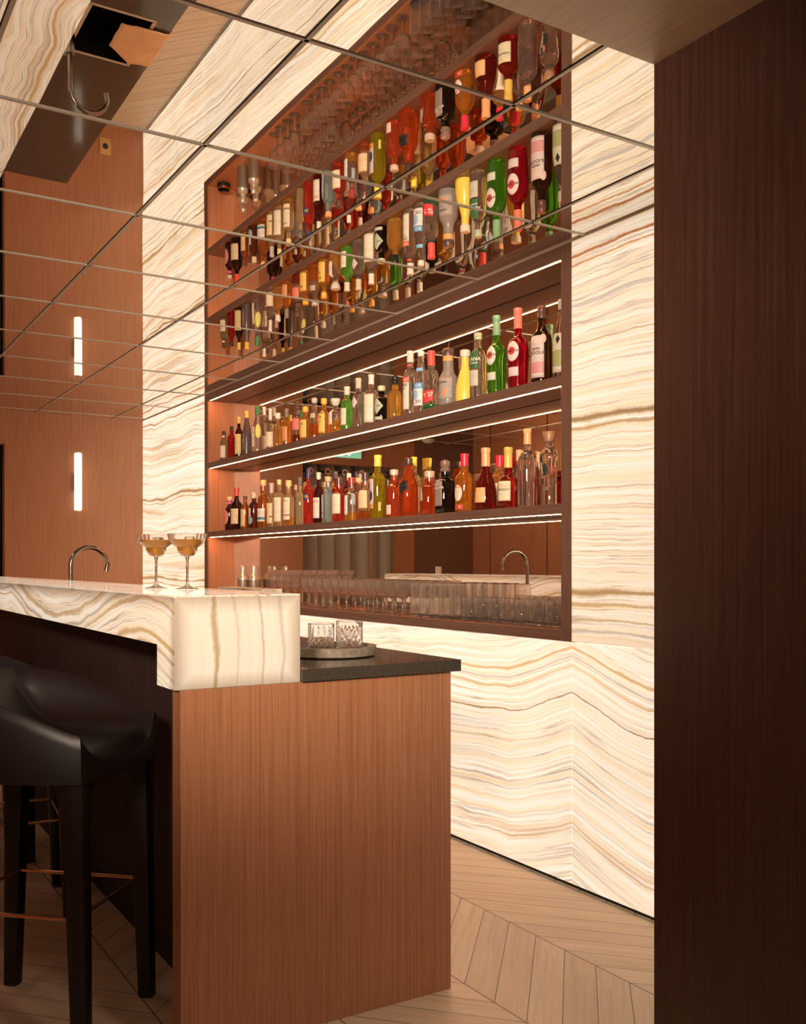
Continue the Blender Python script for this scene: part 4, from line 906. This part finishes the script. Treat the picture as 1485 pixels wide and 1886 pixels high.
bottle('round', -4.285, 2.500, V, 0.0400, 0.324, (0.62, 0.56, 0.03), 'foil', (0.88, 0.68, 0.08), 0.058, [L(0.16, 0.62, -76, -16, (0.66, 0.58, 0.66)), ('o', 0.28, 0.44, -66, -24, (0.04, 0.05, 0.12), 1), L(0.16, 0.24, -76, -16, (0.80, 0.35, 0.10), 1), L(0.12, 0.26, 22, 40, (0.72, 0.62, 0.20))], 'olive yellow absinthe bottle with bright yellow cap and picture label', texts=[('IBIS', 0.20, -46, 0.013, (0.5, 0.05, 0.03))])
bottle('round', -4.123, 2.499, V, 0.0389, 0.237, (0.88, 0.16, 0.05), 'cork', (0.66, 0.52, 0.42), 0.035, [L(0.06, 0.26, -62, -8, (0.86, 0.66, 0.56))], 'red amber whisky bottle with beige cap and small low label')
bottle('johnnie', -3.992, 2.502, V, 0.0419, 0.281, (0.85, 0.15, 0.03), 'screw', (0.06, 0.035, 0.03), 0.035, [('s', 0.40, 0.62, -52, 40, (0.018, 0.012, 0.012))], 'square amber whisky bottle with slanted black label', 5.0)
bottle('tall', -4.101, 2.602, V, 0.0360, 0.303, (0.9, 0.75, 0.4), 'foil', (0.88, 0.68, 0.08), 0.045, [L(0.1, 0.5, -60, 60, CR)], 'bottle with square yellow cap behind the slanted label whisky')
bottle('decanter', -3.810, 2.502, V, 0.0418, 0.204, (0.80, 0.14, 0.03), 'cork', (0.62, 0.46, 0.36), 0.038, [L(0.32, 0.62, -50, -14, (0.55, 0.47, 0.40))], 'short broad amber decanter bottle with beige stopper', 3.4)
bottle('decanter', -3.684, 2.505, V, 0.0445, 0.244, (0.03, 0.025, 0.02), 'ball', (0.24, 0.16, 0.13), 0.055, [L(0.14, 0.62, -46, 24, (0.34, 0.27, 0.23))], 'squat black bottle with ball stopper and grey label', 4.2, texts=[('PORT', 0.53, -22, 0.014, WH), ('CHARLOTTE', 0.475, -13, 0.0125, WH)])
bottle('bordeaux', -3.528, 2.503, V, 0.0432, 0.258, (0.95, 0.42, 0.06), 'foil', (0.66, 0.03, 0.06), 0.055, [('o', 0.18, 0.46, -66, -2, (0.84, 0.70, 0.58)), L(0.04, 0.13, -60, 4, (0.60, 0.08, 0.04))], 'golden amber scotch bottle with red cap and shield label', texts=[('CHIVAS', 0.42, -36, 0.011, (0.55, 0.05, 0.03)), ('12', 0.085, -20, 0.013, WH)])
bottle('cognac', -3.378, 2.508, V, 0.0478, 0.269, (0.32, 0.03, 0.02), 'foil', (0.85, 0.42, 0.22), 0.080, [L(0.12, 0.36, -62, 8, (0.88, 0.52, 0.24))], 'teardrop cognac bottle with copper neck and orange label')
bottle('round', -3.402, 2.602, V, 0.0360, 0.244, (0.9, 0.5, 0.15), 'foil', (0.66, 0.03, 0.06), 0.050, [L(0.1, 0.5, -60, 60, CR)], 'amber bottle with red cap in the back row beside the cognac')
bottle('henn', -3.218, 2.505, V, 0.0451, 0.255, (0.48, 0.03, 0.02), 'foil', (0.85, 0.58, 0.14), 0.085, [L(0.12, 0.44, -56, 22, (0.84, 0.74, 0.50)), L(0.955, 0.995, -179, 179, (0.03, 0.03, 0.07), 1)], 'dark red cognac bottle with gold neck and square cream label', texts=[('HENNESSY', 0.30, -20, 0.0125, (0.12, 0.09, 0.04))])
bottle('tall', -3.085, 2.499, V, 0.0394, 0.315, CLR, 'foil', (0.88, 0.46, 0.22), 0.062, [], 'tall clear bottle with long copper cap')
bottle('tall', -3.267, 2.603, V, 0.0355, 0.255, CLR, 'foil', (0.88, 0.46, 0.22), 0.045, [], 'clear bottle with copper cap in the back row')
bottle('germain', -2.952, 2.499, V, 0.0394, 0.288, (1.0, 0.95, 0.82), 'wood', (0.42, 0.24, 0.13), 0.042, [L(0.28, 0.68, -46, -34, BK), ('o', 0.40, 0.56, -40, 2, BK), L(0.20, 0.25, -40, 4, (0.20, 0.14, 0.08))], 'fluted clear elderflower bottle with wooden stopper, last at the right', texts=[('ST GERMAIN', 0.47, -40, 0.011, CR, 90)], ribs=8)
